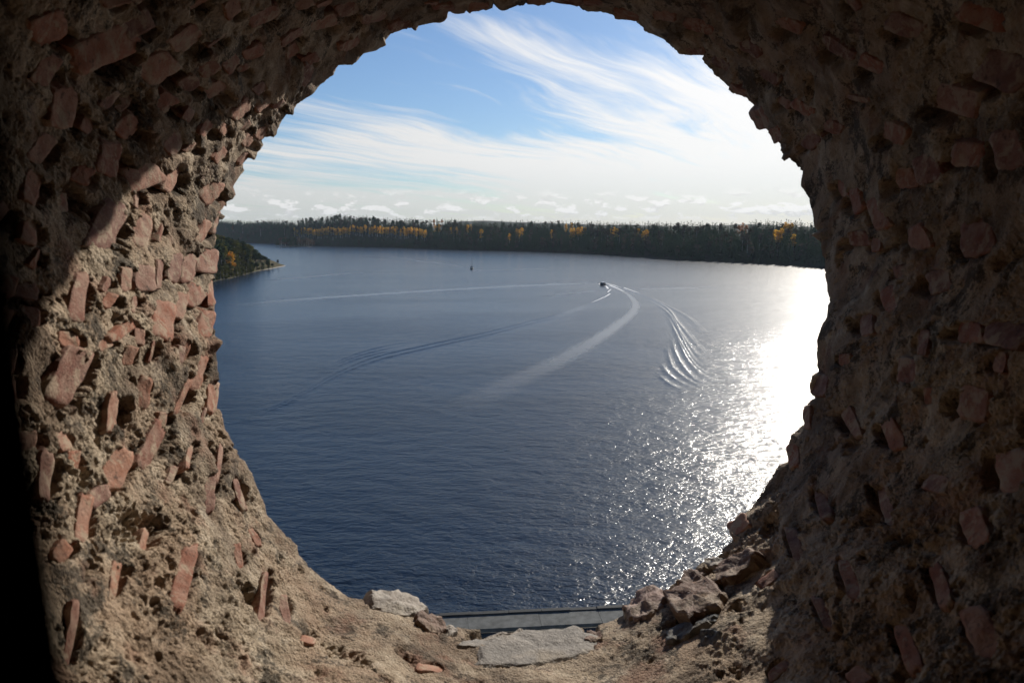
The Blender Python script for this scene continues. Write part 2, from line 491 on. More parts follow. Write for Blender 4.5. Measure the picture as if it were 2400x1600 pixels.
# bricks read off the photograph: x, y, width, height, turn (degrees, + = clockwise), proud (mm), slot on the outward side
BR = [
 (250,120,160,74,-22,14,1),(378,166,92,62,-42,12,1),(451,201,44,34,-50,14,1),(597,130,50,38,-30,8,0),(510,214,55,34,-35,8,0.6),
 (561,258,60,24,-40,10,1),(719,178,22,52,15,8,0),(257,375,54,78,12,16,1),(337,413,78,58,-30,8,0.8),(403,420,36,70,25,16,0.8),
 (510,362,42,28,-40,8,0.5),(247,530,66,112,18,22,1),(334,543,34,78,14,8,0.3),(168,480,32,46,10,12,0.8),(477,543,30,60,30,8,0.4),
 (515,525,18,56,22,6,0),(490,449,36,58,35,8,0.6),(492,612,40,58,4,10,0),(454,627,24,72,10,14,0.7),(418,630,30,64,8,12,0.8),
 (375,643,22,72,6,16,1),(335,653,40,66,3,18,1),(288,653,26,66,0,18,1),(184,690,36,112,8,24,1),(467,696,38,50,35,12,0.6),
 (503,684,14,66,0,10,0.4),(431,719,22,58,14,12,0.7),(380,750,46,92,14,16,0.9),(288,775,74,24,-32,12,0.2),(324,788,16,40,10,12,0.5),(492,760,30,66,4,10,0),
 (158,876,70,140,28,24,1),(250,806,40,26,-30,10,0.4),(327,920,24,76,6,14,1),(260,966,40,88,6,16,1),(418,830,15,48,10,10,0.6),
 (436,820,14,54,12,10,0.6),(467,876,24,88,20,14,0.7),(503,927,28,76,12,12,0.2),(423,932,22,92,22,14,0.8),(472,976,15,42,12,8,0.4),
 (358,1045,44,108,22,10,0.2),(436,1068,14,66,16,10,0.5),(408,1111,18,48,20,18,0.8),(275,1098,52,100,20,18,0.5),(235,1160,54,44,-30,14,0.2),
 (194,1213,36,112,2,16,0.9),(559,1157,17,86,-14,10,0.6),(515,1085,16,92,4,8,0.6),(352,1260,25,62,14,10,0.5),(278,1356,22,82,4,12,0.8),
 (423,1356,34,148,12,16,0.3),(617,1397,22,122,4,16,0.7),(143,1295,42,50,35,14,0.8),(158,1490,28,156,4,14,0.7),(97,1116,36,124,6,20,0.8),
 (497,1150,13,92,4,8,0.5),(1010,1562,66,22,2,3,0),(560,1300,14,60,-20,8,0.4),(600,1255,12,48,-25,6,0.4),(665,1430,16,70,-10,6,0.3),(720,1500,40,24,20,4,0.2),
 (300,300,60,40,-40,8,0.8),(620,40,80,34,-25,8,0.6),(760,60,70,28,-18,8,0.5),(880,40,60,24,-12,8,0.5),(690,90,60,26,-30,8,0.6),(820,105,50,20,-20,6,0.4),
 (440,90,80,50,-35,8,0.7),(540,150,46,30,-38,8,0.7),(480,300,40,26,-45,8,0.7),(400,330,50,34,-42,8,0.8),(150,250,70,90,10,14,0.8),(110,60,90,80,-20,14,0.8),
 (610,210,36,22,-40,6,0.5),(655,245,30,16,-42,6,0.4),(580,300,30,18,-45,6,0.5),(520,300,28,20,-45,6,0.6),(330,60,70,40,-30,8,0.8),
 (2261,367,64,58,10,14,0.9),(2172,398,60,68,-14,14,0.9),(2368,352,70,100,-20,16,1),(2236,240,100,74,18,14,1),(2343,168,110,84,24,14,1),
 (2047,148,60,44,28,10,0.9),(2016,232,58,15,6,12,0.4),(2113,423,44,56,-18,10,1),(1783,276,36,52,-20,16,0),(1820,314,28,34,-20,12,0),
 (2353,785,92,62,14,16,0.9),(2266,778,70,52,6,10,0.8),(1465,38,54,22,8,12,0),(1623,119,60,15,4,12,0),(1732,208,44,22,28,12,0),
 (1919,902,42,52,0,20,0),(1890,978,22,50,0,14,0),(1858,1065,24,58,0,16,0),(1732,1230,54,32,-30,22,0),(1858,1274,24,74,-12,14,1),
 (2067,1183,32,108,-18,14,1),(2195,1132,62,46,18,10,0.8),(2200,1371,42,112,-20,16,1),(2000,470,34,60,-22,8,1),(1965,445,22,50,-20,6,1),
 (2060,500,34,70,-24,8,1),(1880,250,60,24,32,10,0.7),(1960,120,80,34,26,10,0.9),(2120,60,90,46,26,12,0.9),(2300,40,100,50,22,12,0.8),
 (1640,60,70,24,16,8,0.6),(1760,110,60,22,24,8,0.7),(1560,30,60,20,12,8,0.5),(1850,60,70,28,22,10,0.8),(2010,560,40,40,-10,8,0.8),
 (2150,560,50,64,-16,12,1),(2290,560,70,90,-18,14,1),(2090,700,40,60,-16,10,0.8),(2200,660,50,60,-14,10,0.9),(2030,760,34,56,-10,8,0.8),
 (2130,870,44,60,14,10,0.9),(2280,940,70,80,16,14,0.9),(1990,990,30,70,-20,10,0.9),(2090,1020,40,70,-18,10,0.9),(2360,1100,70,110,-14,14,0.9),
 (1930,1180,26,70,-22,10,0.9),(2290,1240,60,100,-20,14,1),(2000,1360,30,100,-18,12,0.9),(2110,1500,40,120,-22,12,0.9),(2300,1480,60,120,-22,14,0.9),
 (1935,1440,24,80,-20,10,0.8),(1040,20,50,18,-10,8,0.2),(940,60,56,20,-14,8,0.3),(1120,14,46,14,-6,8,0.2),(1260,4,50,20,2,10,0),(1330,2,60,18,4,10,0),(1390,8,44,20,6,8,0),
 (1690,150,50,18,30,8,0.4),(1800,180,50,20,32,8,0.6),(1840,240,40,18,36,8,0.5),(1900,330,34,34,30,8,0.7),(1950,300,44,30,32,10,0.8),(2100,310,60,50,20,12,0.9),
]
# more of the same, less distinct in the photograph, between those
def more_bricks(n):
    got = []
    tries = 0
    while len(got) < n and tries < 6000:
        tries += 1
        th = R.uniform(0, 6.283)
        if 0.9 < th < 2.85:          # the sill and the lower left stay clear
            continue
        r0_ = float(np.interp(math.atan2(math.sin(th), math.cos(th)), [-3.14, -1.57, 0, 1.57, 3.14], [692, 785, 735, 672, 692]))
        r_ = r0_ * R.uniform(1.03, 1.75)
        x, y = 1200 + r_ * math.cos(th), 800 + r_ * math.sin(th)
        if x > 1450 and R.random() < 0.92:
            continue
        if not (-10 < x < 2410 and -10 < y < 1610):
            continue
        k = r_ / 900.0
        rw, tw = R.uniform(13, 30) * k * k, R.uniform(30, 62) * k
        if any(abs(x - b[0]) < (b[2] + b[3] + rw + tw) * 0.27 and abs(y - b[1]) < (b[2] + b[3] + rw + tw) * 0.27 for b in BR + got):
            continue
        got.append((x, y, rw, tw, math.degrees(th) % 180 + R.uniform(0, 18 if 1.57 < th < 4.71 else 4), R.uniform(4, 14), R.choice([0.3, 0.6, 0.9, 1.0])))
    return got


BR += more_bricks(60)
# stones: x, y, w, h, turn, proud(mm), material
ST = [
 (925,1420,150,40,10,14,'pale'),(1010,1464,70,32,22,10,'rock'),(1052,1480,40,22,25,6,'pale'),
 (1262,1516,290,84,-9,3,'slab'),(1128,1503,110,30,-6,2,'slab'),(1180,1475,130,14,-3,6,'pale'),
 (1508,1418,100,56,-28,14,'pink'),(1638,1412,140,90,-14,30,'rock'),(1732,1334,112,44,-38,26,'rock'),
 (1672,1312,48,26,-6,16,'pale'),(1622,1354,56,32,-36,18,'rock'),(1624,1468,136,40,-20,12,'bluegrey'),(1672,1502,50,24,-15,8,'bluegrey'),
 (1390,1490,44,30,-10,8,'rock'),
]

KMAX = 2.2
NROW = 400
kk = np.concatenate([np.linspace(1.0, KMAX, NROW), np.geomspace(KMAX * 1.03, 14, 14)])
nr = len(kk)
TH = np.repeat(r_th[None], nr, 0)
K = np.repeat(kk[:, None], NCOL, 1)
D = depth_of(TH)
d = D / K
blend = sstep(0.0, 0.10, (D - d))                       # traced edge -> smooth lining, over 10 cm
r0 = r_rad[None] * (1 - blend) + rad_smooth(TH) * blend
rho = r0 * D / FPX
base = np.stack([rho * np.cos(TH), rho * np.sin(TH), d], -1).reshape(-1, 3)
near = np.clip((d - 0.3) / 0.3, 0, 1).ravel()
edge = (0.45 + 0.55 * sstep(0.0, 0.05, D - d)).ravel()
q = base
n1 = pnoise(q * 6.0, 1)
n2 = pnoise(q * 17.0, 2)
n3 = pnoise(q * 43.0, 3)
n4 = pnoise(q * 95.0, 4)
n5 = pnoise(q * 210.0, 5)
n6 = pnoise(q * 380.0, 6)
patch = 0.30 + 0.95 * sstep(-0.35, 0.35, pnoise(q * 7.5, 12) + 0.4 * pnoise(q * 20.0, 13))
hh = 0.028 * n1 + 0.014 * n2 + patch * (0.0075 * n3 + 0.0066 * n4 + 0.0052 * n5 + 0.0034 * n6)
hh -= 0.026 * sstep(0.30, 0.5, pnoise(q * 11.0, 9) + 0.25 * n4) + patch * 0.014 * sstep(0.30, 0.5, pnoise(q * 36.0, 10) + 0.2 * n5)
hh *= 1 - 0.5 * sstep(0.70, 0.92, np.sin(TH.ravel()))
hh *= edge * near
# mortar makes room for each brick, with a washed-out slot on its outward side
PX = (CX + FPX * base[:, 0] / base[:, 2])
PY = (CY + FPX * base[:, 1] / base[:, 2])


def carve(x, y, w, h, ang, slot, dig):
    """sink the mortar where a piece sits; returns the height of the mortar round it"""
    pad = max(w, h) * 1.6 + 20
    idx = np.nonzero((abs(PX - x) < pad) & (abs(PY - y) < pad))[0]
    if not len(idx):
        return 0.0
    a = math.radians(ang)
    dx, dy = PX[idx] - x, PY[idx] - y
    rag = ragged[idx]
    lx = (dx * math.cos(a) + dy * math.sin(a)) / (w / 2)
    ly = (-dx * math.sin(a) + dy * math.cos(a)) / (h / 2)
    e = (np.abs(lx) ** 3 + np.abs(ly) ** 3) ** (1 / 3)
    ring = (e < 1.5)
    hb = float(np.mean(hh[idx][ring])) if ring.any() else 0.0
    m = 1 - sstep(0.80, 0.98, e + 0.26 * rag)
    hh[idx] = hh[idx] * (1 - m) + m * (hb - dig)
    if slot > 0:
        # outward = towards the picture's centre, and a little downwards
        ox, oy = CX - x, CY - y
        L = math.hypot(ox, oy)
        ox, oy = ox / L, oy / L + 0.25
        wide = 0.22 * min(w, h) + 6
        sx = dx - ox * (min(w, h) * 0.5 + wide * 0.55)
        sy = dy - oy * (min(w, h) * 0.5 + wide * 0.55)
        l1 = (sx * math.cos(a) + sy * math.sin(a)) / (max(w * 0.42, wide) if w > h else wide)
        l2 = (-sx * math.sin(a) + sy * math.cos(a)) / (max(h * 0.44, wide) if h >= w else wide)
        e2 = np.sqrt(l1 ** 2 + l2 ** 2)
        m2 = 1 - sstep(0.55, 1.15, e2 + 0.35 * rag)
        hh[idx] -= m2 * 0.050 * slot
    return hb


ragged = pnoise(q * 60.0, 21) + 0.6 * pnoise(q * 130.0, 22)
BRH = [carve(x, y, w, h, ang, slot, 0.012) for (x, y, w, h, ang, proud, slot) in BR]
STH = [carve(x, y, w, h, ang, 0.35, 0.012) if mt != 'mortar' else 0.0 for (x, y, w, h, ang, proud, mt) in ST]

rho2 = rho.ravel() - hh
pts = c2w(rho2 * np.cos(TH.ravel()), rho2 * np.sin(TH.ravel()), d.ravel())
# outer face: rings that leave the edge and spread outwards
rings = []
for k, (grow, back) in enumerate([(0.006, 0.012), (0.03, 0.02), (0.15, 0.03), (0.6, 0.03), (4.0, 0.0)]):
    rr = rho2.reshape(nr, NCOL)[0] + grow
    rings.append(c2w(rr * np.cos(r_th), rr * np.sin(r_th), D[0] + back))
rings = np.array(rings)[::-1].reshape(-1, 3)
allp = np.concatenate([rings, pts])
NR_ALL = nr + 5
ii = np.arange(NR_ALL - 1)[:, None] * NCOL
jj = np.arange(NCOL)[None]
j2 = (np.arange(NCOL)[None] + 1) % NCOL
quads = np.stack([ii + jj, ii + NCOL + jj, ii + NCOL + j2, ii + j2], -1).reshape(-1, 4)
wall = empty('castle_wall', (0, 1.6, CAMH - 1.2))
tag(wall, 'crumbling brick and mortar castle wall with a round opening onto the lake', 'wall')
obj('mortar_lining', mesh_np('mortar_lining', allp - np.array([0, 1.6, CAMH - 1.2]), quads, True), M['mortar'], wall, (0, 1.6, CAMH - 1.2))


def inlay(name, x, y, w, h, ang, lift, proud, mat, sides=20, power=3.0, deep=0.05, rough=0.06, lumps=0.0024, rings_in=(1.0, 0.93, 0.74, 0.5, 0.25), grow=1.1):
    """a brick or stone bedded in the lining: uneven outline, worn face, sides going into the wall"""
    a = math.radians(ang)
    w, h = w * grow, h * grow
    P, H = [], []
    if name == 'brick':
        cor = [(sx * (1 + R.uniform(-0.24, 0.12)), sy * (1 + R.uniform(-0.20, 0.10))) for sx, sy in ((1, 1), (-1, 1), (-1, -1), (1, -1))]
    else:
        cor = []
        for i in range(7):
            t = 2 * math.pi * (i + R.uniform(-0.25, 0.25)) / 7
            s = (abs(math.cos(t)) ** power + abs(math.sin(t)) ** power) ** (-1 / power) * R.uniform(0.86, 1.08)
            cor.append((math.cos(t) * s, math.sin(t) * s))
    per = 6 if name == 'brick' else 5
    out = []
    for i in range(len(cor)):
        (x1, y1), (x2, y2) = cor[i], cor[(i + 1) % len(cor)]
        for k in range(per):
            t = k / per
            rnd = 0.90 if (k == 0 and name == 'brick') else 1.0
            j = 1 + R.uniform(-rough, rough) * 0.8
            out.append(((x1 + (x2 - x1) * t) * rnd * j, (y1 + (y2 - y1) * t) * rnd * j))
    sides = len(out)
    prof = [(1.03, -deep), (1.03, proud - 0.012)]
    for f in rings_in:
        prof.append((f, proud - (0.005 if f == 1.0 else 0.0)))
    tx, ty = R.uniform(-1, 1) * 0.006, R.uniform(-1, 1) * 0.006
    G = []
    for (f, hgt) in prof:
        for k in range(sides):
            lx, ly = out[k][0] * w / 2 * f, out[k][1] * h / 2 * f
            G.append((x + lx * math.cos(a) - ly * math.sin(a), y + lx * math.sin(a) + ly * math.cos(a)))
            top = hgt > -deep
            H.append(lift + hgt + ((tx * lx / w * 2 + ty * ly / h * 2) if top else 0))
    G.append((x, y))
    H.append(lift + proud)
    G = np.array(G)
    H = np.array(H)
    P0 = surf(G[:, 0], G[:, 1], H)
    up = np.ones(len(H))
    up[:2 * sides] = 0
    up[2 * sides:3 * sides] = 0.5
    H = H + up * lumps * (2.2 * pnoise(P0 * 22.0, 41) + 1.4 * pnoise(P0 * 55.0, 42) + 0.6 * pnoise(P0 * 120.0, 43))
    P = surf(G[:, 0], G[:, 1], H)
    c = P[-1].copy()
    F = []
    nrg = len(prof)
    for i in range(nrg - 1):
        for k in range(sides):
            k2 = (k + 1) % sides
            F.append([i * sides + k, i * sides + k2, (i + 1) * sides + k2, (i + 1) * sides + k])
    for k in range(sides):
        F.append([(nrg - 1) * sides + k, (nrg - 1) * sides + (k + 1) % sides, nrg * sides])
    me = mesh_np(name, P - c, F)
    sm = np.ones(len(F), bool)
    sm[:3 * sides] = False
    me.polygons.foreach_set('use_smooth', sm)
    return obj(name, me, mat, wall, c)


for (x, y, w, h, ang, proud, slot), lf in zip(BR, BRH):
    inlay('brick', x, y, w, h, ang, lf, 0.14 * proud / 1000.0, M['brick'], rough=0.09)
for (x, y, w, h, ang, proud, mt), lf in zip(ST, STH):
    inlay('stone', x, y, w, h, ang, lf, 0.7 * proud / 1000.0, M[mt], sides=26, power=2.6, rough=0.14, lumps=0.003 if mt == 'slab' else 0.007, deep=0.08,
          rings_in=(1.0, 0.93, 0.8, 0.62, 0.42, 0.2))

# the dark room behind
rb = [(-1.9, -4.5, CAMH - 1.9), (1.9, -4.5, CAMH - 1.9), (1.9, -4.5, CAMH + 1.9), (-1.9, -4.5, CAMH + 1.9)]
rf = [(v[0], 2.3, v[2]) for v in rb]
room = obj('room', mesh_np('room', rb + rf, [[0, 1, 2, 3], [0, 4, 5, 1], [1, 5, 6, 2], [2, 6, 7, 3], [3, 7, 4, 0]]), M['room'])
tag(room, kind='structure')

# black upright just in front of the lens on the left
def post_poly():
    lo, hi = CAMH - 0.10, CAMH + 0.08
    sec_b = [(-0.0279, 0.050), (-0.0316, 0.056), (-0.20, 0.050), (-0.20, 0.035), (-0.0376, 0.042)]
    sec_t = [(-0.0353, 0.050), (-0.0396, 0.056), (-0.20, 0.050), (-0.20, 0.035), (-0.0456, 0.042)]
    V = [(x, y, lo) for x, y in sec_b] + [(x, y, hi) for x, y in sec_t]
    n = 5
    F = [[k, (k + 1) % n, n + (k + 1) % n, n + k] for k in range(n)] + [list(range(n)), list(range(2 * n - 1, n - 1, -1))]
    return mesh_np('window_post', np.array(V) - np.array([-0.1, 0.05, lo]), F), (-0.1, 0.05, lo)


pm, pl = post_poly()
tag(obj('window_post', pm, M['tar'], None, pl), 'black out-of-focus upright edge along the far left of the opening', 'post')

# ------------------------------------------------------------------ the lake
def water_mat(name='lake_water', calm=1.0, rough=0.16, base=(0.0008, 0.010, 0.027), alpha_edge=False, fade=False, milky=0.0):
    m, w = new_mat(name)
    tc = w.n('ShaderNodeTexCoord')
    geo = w.n('ShaderNodeNewGeometry')
    co = geo.outputs['Position']
    mp = w.n('ShaderNodeMapping', ins={0: co, 2: (0, 0, math.radians(14)), 3: (0.62, 1.0, 1.0)})
    swell = w.noise(mp.outputs[0], 0.30, 2, 0.5)
    wave = w.noise(mp.outputs[0], 1.5, 3, 0.62, 0.25)
    rip = w.noise(mp.outputs[0], 6.0, 2, 0.6)
    gust = w.noise(w.n('ShaderNodeMapping', ins={0: co, 3: (0.010, 0.028, 1)}).outputs[0], 1.0, 3, 0.55)
    g = w.rng(gust, 0.33, 0.66, 0.75, 1.2)
    spos = w.n('ShaderNodeSeparateXYZ', ins={0: co})
    g = w.math('MULTIPLY', g, w.rng(spos.outputs[1], 60.0, 320.0, 1.3, 0.50))      # the lake lies calmer towards the far shore
    h = w.math('ADD', w.math('MULTIPLY', swell, 0.30), w.math('ADD', w.math('MULTIPLY', wave, 0.145), w.math('MULTIPLY', rip, 0.026)))
    h = w.math('MULTIPLY', h, w.math('MULTIPLY', g, calm))
    bn = w.n('ShaderNodeBump', ins={'Strength': 1.0, 'Distance': 1.0, 'Height': h})
    b = principled(w, **{'Base Color': (*base, 1), 'Roughness': rough, 'IOR': 1.333, 'Specular IOR Level': 0.5, 'Normal': bn.outputs[0]})
    b2 = principled(w, **{'Base Color': (*base, 1), 'Roughness': 0.40, 'IOR': 1.333, 'Specular IOR Level': 0.5, 'Normal': bn.outputs[0]})
    mr = w.n('ShaderNodeMixShader', ins={0: 0.28})       # unresolved capillary ripples
    w.t.links.new(b.outputs[0], mr.inputs[1])
    w.t.links.new(b2.outputs[0], mr.inputs[2])
    b = mr
    if alpha_edge:
        uv = w.n('ShaderNodeUVMap', uv_map='UVMap')
        sp = w.n('ShaderNodeSeparateXYZ', ins={0: uv.outputs[0]})
        e = w.math('ABSOLUTE', w.math('SUBTRACT', sp.outputs[1], 0.5))
        brk = w.noise(co, 0.7, 5, 0.7)
        al = w.math('MULTIPLY', w.rng(w.math('ADD', e, w.math('MULTIPLY', w.math('SUBTRACT', brk, 0.5), 0.6)), 0.46, 0.12), sp.outputs[0])
        tr = w.n('ShaderNodeBsdfTransparent')
        mx = w.n('ShaderNodeMixShader')
        w.t.links.new(al, mx.inputs[0])
        w.t.links.new(tr.outputs[0], mx.inputs[1])
        w.t.links.new(b.outputs[0], mx.inputs[2])
        b = mx
    finish(w, b)
    return m


M['water'] = water_mat()
M['smooth_water'] = water_mat('slick_water', calm=0.8, rough=0.3, base=(0.30, 0.34, 0.37), alpha_edge=True)  # pale base colour paints in the bright glint sheen of the bands
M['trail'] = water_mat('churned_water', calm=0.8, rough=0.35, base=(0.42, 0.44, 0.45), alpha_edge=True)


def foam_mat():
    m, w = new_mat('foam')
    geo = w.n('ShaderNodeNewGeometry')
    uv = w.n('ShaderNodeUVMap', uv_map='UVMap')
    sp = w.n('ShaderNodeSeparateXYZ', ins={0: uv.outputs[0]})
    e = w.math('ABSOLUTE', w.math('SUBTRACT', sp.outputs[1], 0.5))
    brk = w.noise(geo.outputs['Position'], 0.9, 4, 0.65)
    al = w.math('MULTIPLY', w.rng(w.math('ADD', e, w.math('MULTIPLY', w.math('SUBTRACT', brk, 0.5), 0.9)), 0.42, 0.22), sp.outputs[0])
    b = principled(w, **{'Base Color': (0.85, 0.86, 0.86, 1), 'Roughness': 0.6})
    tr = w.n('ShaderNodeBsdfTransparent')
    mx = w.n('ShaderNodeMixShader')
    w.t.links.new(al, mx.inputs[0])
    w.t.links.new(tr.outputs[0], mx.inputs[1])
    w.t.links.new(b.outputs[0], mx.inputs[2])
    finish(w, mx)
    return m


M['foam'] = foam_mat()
lake = obj('lake_water', mesh_np('lake_water', [(-4100, -25, 0), (4100, -25, 0), (4100, 6100, 0), (-4100, 6100, 0)], [[0, 1, 2, 3]]), M['water'])
tag(lake, kind='structure')


def curve_pts(pix, n):
    P = np.array([on_plane(x, y)[:2] for x, y in pix])
    # Catmull-Rom through the points
    P = np.concatenate([[2 * P[0] - P[1]], P, [2 * P[-1] - P[-2]]])
    out = []
    m = len(P) - 3
    for t in np.linspace(0, m, n):
        i = min(int(t), m - 1)
        f = t - i
        p0, p1, p2, p3 = P[i:i + 4]
        out.append(0.5 * (2 * p1 + (p2 - p0) * f + (2 * p0 - 5 * p1 + 4 * p2 - p3) * f * f + (3 * p1 - p0 - 3 * p2 + p3) * f ** 3))
    return np.array(out)


def ribbon(name, pix, widths, mat, z=0.012, n=60, crest=0.0, fade=(0.0, 0.0), strength=1.0, parent=None):
    """a strip lying on the water along photo points; widths in metres (start, end); crest = height of a ridge"""
    c = curve_pts(pix, n)
    tn = np.gradient(c, axis=0)
    tn /= np.linalg.norm(tn, axis=1)[:, None] + 1e-9
    nm = np.stack([-tn[:, 1], tn[:, 0]], -1)
    cols = 9
    V, UV = [], []
    for i in range(n):
        t = i / (n - 1)
        wd = widths[0] + (widths[1] - widths[0]) * t
        a = strength
        if fade[0] > 0:
            a *= min(1, t / fade[0])
        if fade[1] > 0:
            a *= min(1, (1 - t) / fade[1])
        for k in range(cols):
            s = k / (cols - 1)
            off = (s - 0.5) * wd
            hz = crest * a * math.exp(-((s - 0.5) / 0.17) ** 2) if crest else 0
            V.append((c[i, 0] + nm[i, 0] * off, c[i, 1] + nm[i, 1] * off, z + hz - (0.02 if crest and k in (0, cols - 1) else 0)))
            UV.append((a, s))
    F = []
    for i in range(n - 1):
        for k in range(cols - 1):
            F.append([i * cols + k, i * cols + k + 1, (i + 1) * cols + k + 1, (i + 1) * cols + k])
    F = np.array(F)
    org = np.array([c[:, 0].mean(), c[:, 1].mean(), 0])
    me = mesh_np(name, np.array(V) - org, F, True)
    uvl = me.uv_layers.new(name='UVMap')
    uvs = np.array(UV, dtype=np.float32)[F.ravel()]
    uvl.data.foreach_set('uv', uvs.ravel())
    o = obj(name, me, mat, parent, org)
    if parent is None:
        tag(o, kind='stuff')
    return o


# long slicks left by earlier boats
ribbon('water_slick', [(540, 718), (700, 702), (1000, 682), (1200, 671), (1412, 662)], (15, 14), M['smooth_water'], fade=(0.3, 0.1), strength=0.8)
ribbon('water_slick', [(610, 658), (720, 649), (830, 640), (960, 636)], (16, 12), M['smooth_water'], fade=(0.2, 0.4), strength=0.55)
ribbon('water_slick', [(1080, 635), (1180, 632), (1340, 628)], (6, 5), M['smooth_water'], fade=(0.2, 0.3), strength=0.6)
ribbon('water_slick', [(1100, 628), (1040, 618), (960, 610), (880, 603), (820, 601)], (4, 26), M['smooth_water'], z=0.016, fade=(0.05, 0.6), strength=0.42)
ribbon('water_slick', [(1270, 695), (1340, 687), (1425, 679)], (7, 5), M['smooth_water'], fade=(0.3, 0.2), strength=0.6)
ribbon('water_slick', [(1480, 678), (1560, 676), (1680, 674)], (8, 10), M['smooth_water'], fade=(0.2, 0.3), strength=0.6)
# churned trail of the motorboat
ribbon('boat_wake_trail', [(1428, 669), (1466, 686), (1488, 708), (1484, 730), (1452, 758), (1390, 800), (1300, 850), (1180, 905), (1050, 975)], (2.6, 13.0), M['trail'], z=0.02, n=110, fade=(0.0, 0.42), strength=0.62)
# foam close to the boat; white strips along the right crest paint in sun glint
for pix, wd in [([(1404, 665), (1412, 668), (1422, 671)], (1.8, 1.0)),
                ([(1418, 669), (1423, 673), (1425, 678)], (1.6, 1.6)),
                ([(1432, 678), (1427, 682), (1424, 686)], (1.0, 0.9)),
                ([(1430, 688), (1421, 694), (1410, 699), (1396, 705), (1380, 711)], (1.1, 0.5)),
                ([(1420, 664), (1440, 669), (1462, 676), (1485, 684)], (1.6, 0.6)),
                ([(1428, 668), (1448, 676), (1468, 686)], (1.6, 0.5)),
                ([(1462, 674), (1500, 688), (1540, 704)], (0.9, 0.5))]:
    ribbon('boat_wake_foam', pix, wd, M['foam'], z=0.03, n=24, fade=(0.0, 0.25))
# crests of the wake, right arm
ARM = [[(1440, 668), (1480, 682), (1528, 700), (1604, 738), (1650, 780)],
       [(1470, 680), (1553, 715), (1589, 756), (1619, 792), (1660, 842)],
       [(1510, 698), (1560, 728), (1592, 775), (1622, 818), (1662, 860)],
       [(1540, 712), (1576, 743), (1599, 792), (1624, 838), (1665, 872)],
       [(1565, 740), (1583, 778), (1604, 818), (1634, 860), (1680, 886)],
       [(1576, 764), (1594, 807), (1612, 843), (1645, 878), (1690, 897)],
       [(1573, 792), (1584, 828), (1604, 863), (1630, 889), (1665, 904)],
       [(1563, 815), (1573, 853), (1589, 873), (1619, 894), (1650, 906)],
       [(1550, 850), (1563, 873), (1594, 896), (1630, 911)],
       [(1545, 880), (1570, 900), (1610, 918)]]
for pix in ARM:
    ribbon('boat_wake_wave', pix, (1.8, 3.4), M['water'], z=0.02, n=60, crest=0.15, fade=(0.25, 0.5))
# left arm
for off in (0, 1):
    ribbon('boat_wake_wave', [(1390, 708 + 5 * off), (1300, 739 + 5 * off), (1240, 753 + 6 * off), (1140, 778 + 7 * off), (1000, 808 + 8 * off), (880, 836 + 9 * off), (790, 872 + 8 * off), (720, 912 + 6 * off), (660, 945 + 6 * off), (600, 966 + 6 * off)], (1.8, 2.6), M['water'], z=0.02, n=120, crest=0.15, fade=(0.05, 0.12))
for off in range(3):
    ribbon('boat_wake_wave', [(940 + 12 * off, 816 - 9 * off), (870, 832 - 7 * off), (810, 850 - 6 * off), (760, 874 - 6 * off)], (2.4, 2.4), M['water'], z=0.02, n=40, crest=0.14, fade=(0.3, 0.3))

# ------------------------------------------------------------------ rampart below
def rampart():
    z = 7.0
    root_p = on_plane(1240, 1450, z)
    root = empty('rampart', (root_p.x, root_p.y, 0))
    tag(root, 'low grey stone slab rampart with dark edge standing at the water below', 'rampart')
    A = on_plane(1025, 1443, z); B = on_plane(1457, 1423, z)
    A2 = on_plane(1150, 1471, z); B2 = on_plane(1420, 1456, z)
    dirv = (B - A).normalized()
    nrm = Vector((-dirv.y, dirv.x, 0))          # away from the camera
    depth = max(0.5, (A - A2).dot(nrm) * 1.0)
    mconc = plain_mat('weathered_slab', (0.105, 0.107, 0.10), 0.85, 0.45, 2.0, 0.08, bump=0.01, bscale=60)
    mdark = plain_mat('dark_coping', (0.03, 0.032, 0.033), 0.8, 0.3, 3.0, 0.1)
    mface = plain_mat('rampart_face', (0.085, 0.083, 0.078), 0.9, 0.35, 1.2, 0.1, bump=0.03, bscale=5)

    def block(name, s0, s1, t0, t1, z0, z1, mat, bev=0.0):
        P = []
        for zz in (z0, z1):
            for s, t in ((s0, t0), (s1, t0), (s1, t1), (s0, t1)):
                v = A + dirv * s + nrm * t
                P.append((v.x, v.y, zz))
        P = np.array(P)
        c = P.mean(0)
        return obj(name, mesh_np(name, P - c, [[0, 3, 2, 1], [4, 5, 6, 7], [0, 1, 5, 4], [1, 2, 6, 5], [2, 3, 7, 6], [3, 0, 4, 7]]), mat, root, c)
    s = -16.0
    while s < 34:
        L = R.uniform(3.0, 5.0)
        dz = R.uniform(-0.015, 0.015)
        block('slab', s + R.uniform(0.004, 0.012), s + L - R.uniform(0.004, 0.012), -depth + R.uniform(-0.05, 0.05), -0.17, z - 0.25, z + dz, mconc)
        s += L
    s = -16.0
    while s < 34:
        L = R.uniform(1.6, 2.6)
        block('coping_stone', s + 0.01, s + L - 0.01, -0.15 + R.uniform(-0.012, 0.03), 0.18, z - 0.3, z + 0.08 + R.uniform(-0.035, 0.035), mdark)
        s += L
    s = -16.0
    while s < 34:
        L = R.uniform(1.3, 2.0)
        block('facing_stone', s + 0.015, s + L - 0.015, -depth - 0.5, -depth - 0.01, z - 1.0, z - 0.30, mface)
        s += L
    block('wall_body', -16, 34, -depth - 0.45, 0.1, -0.5, z - 0.9, mface)


rampart()

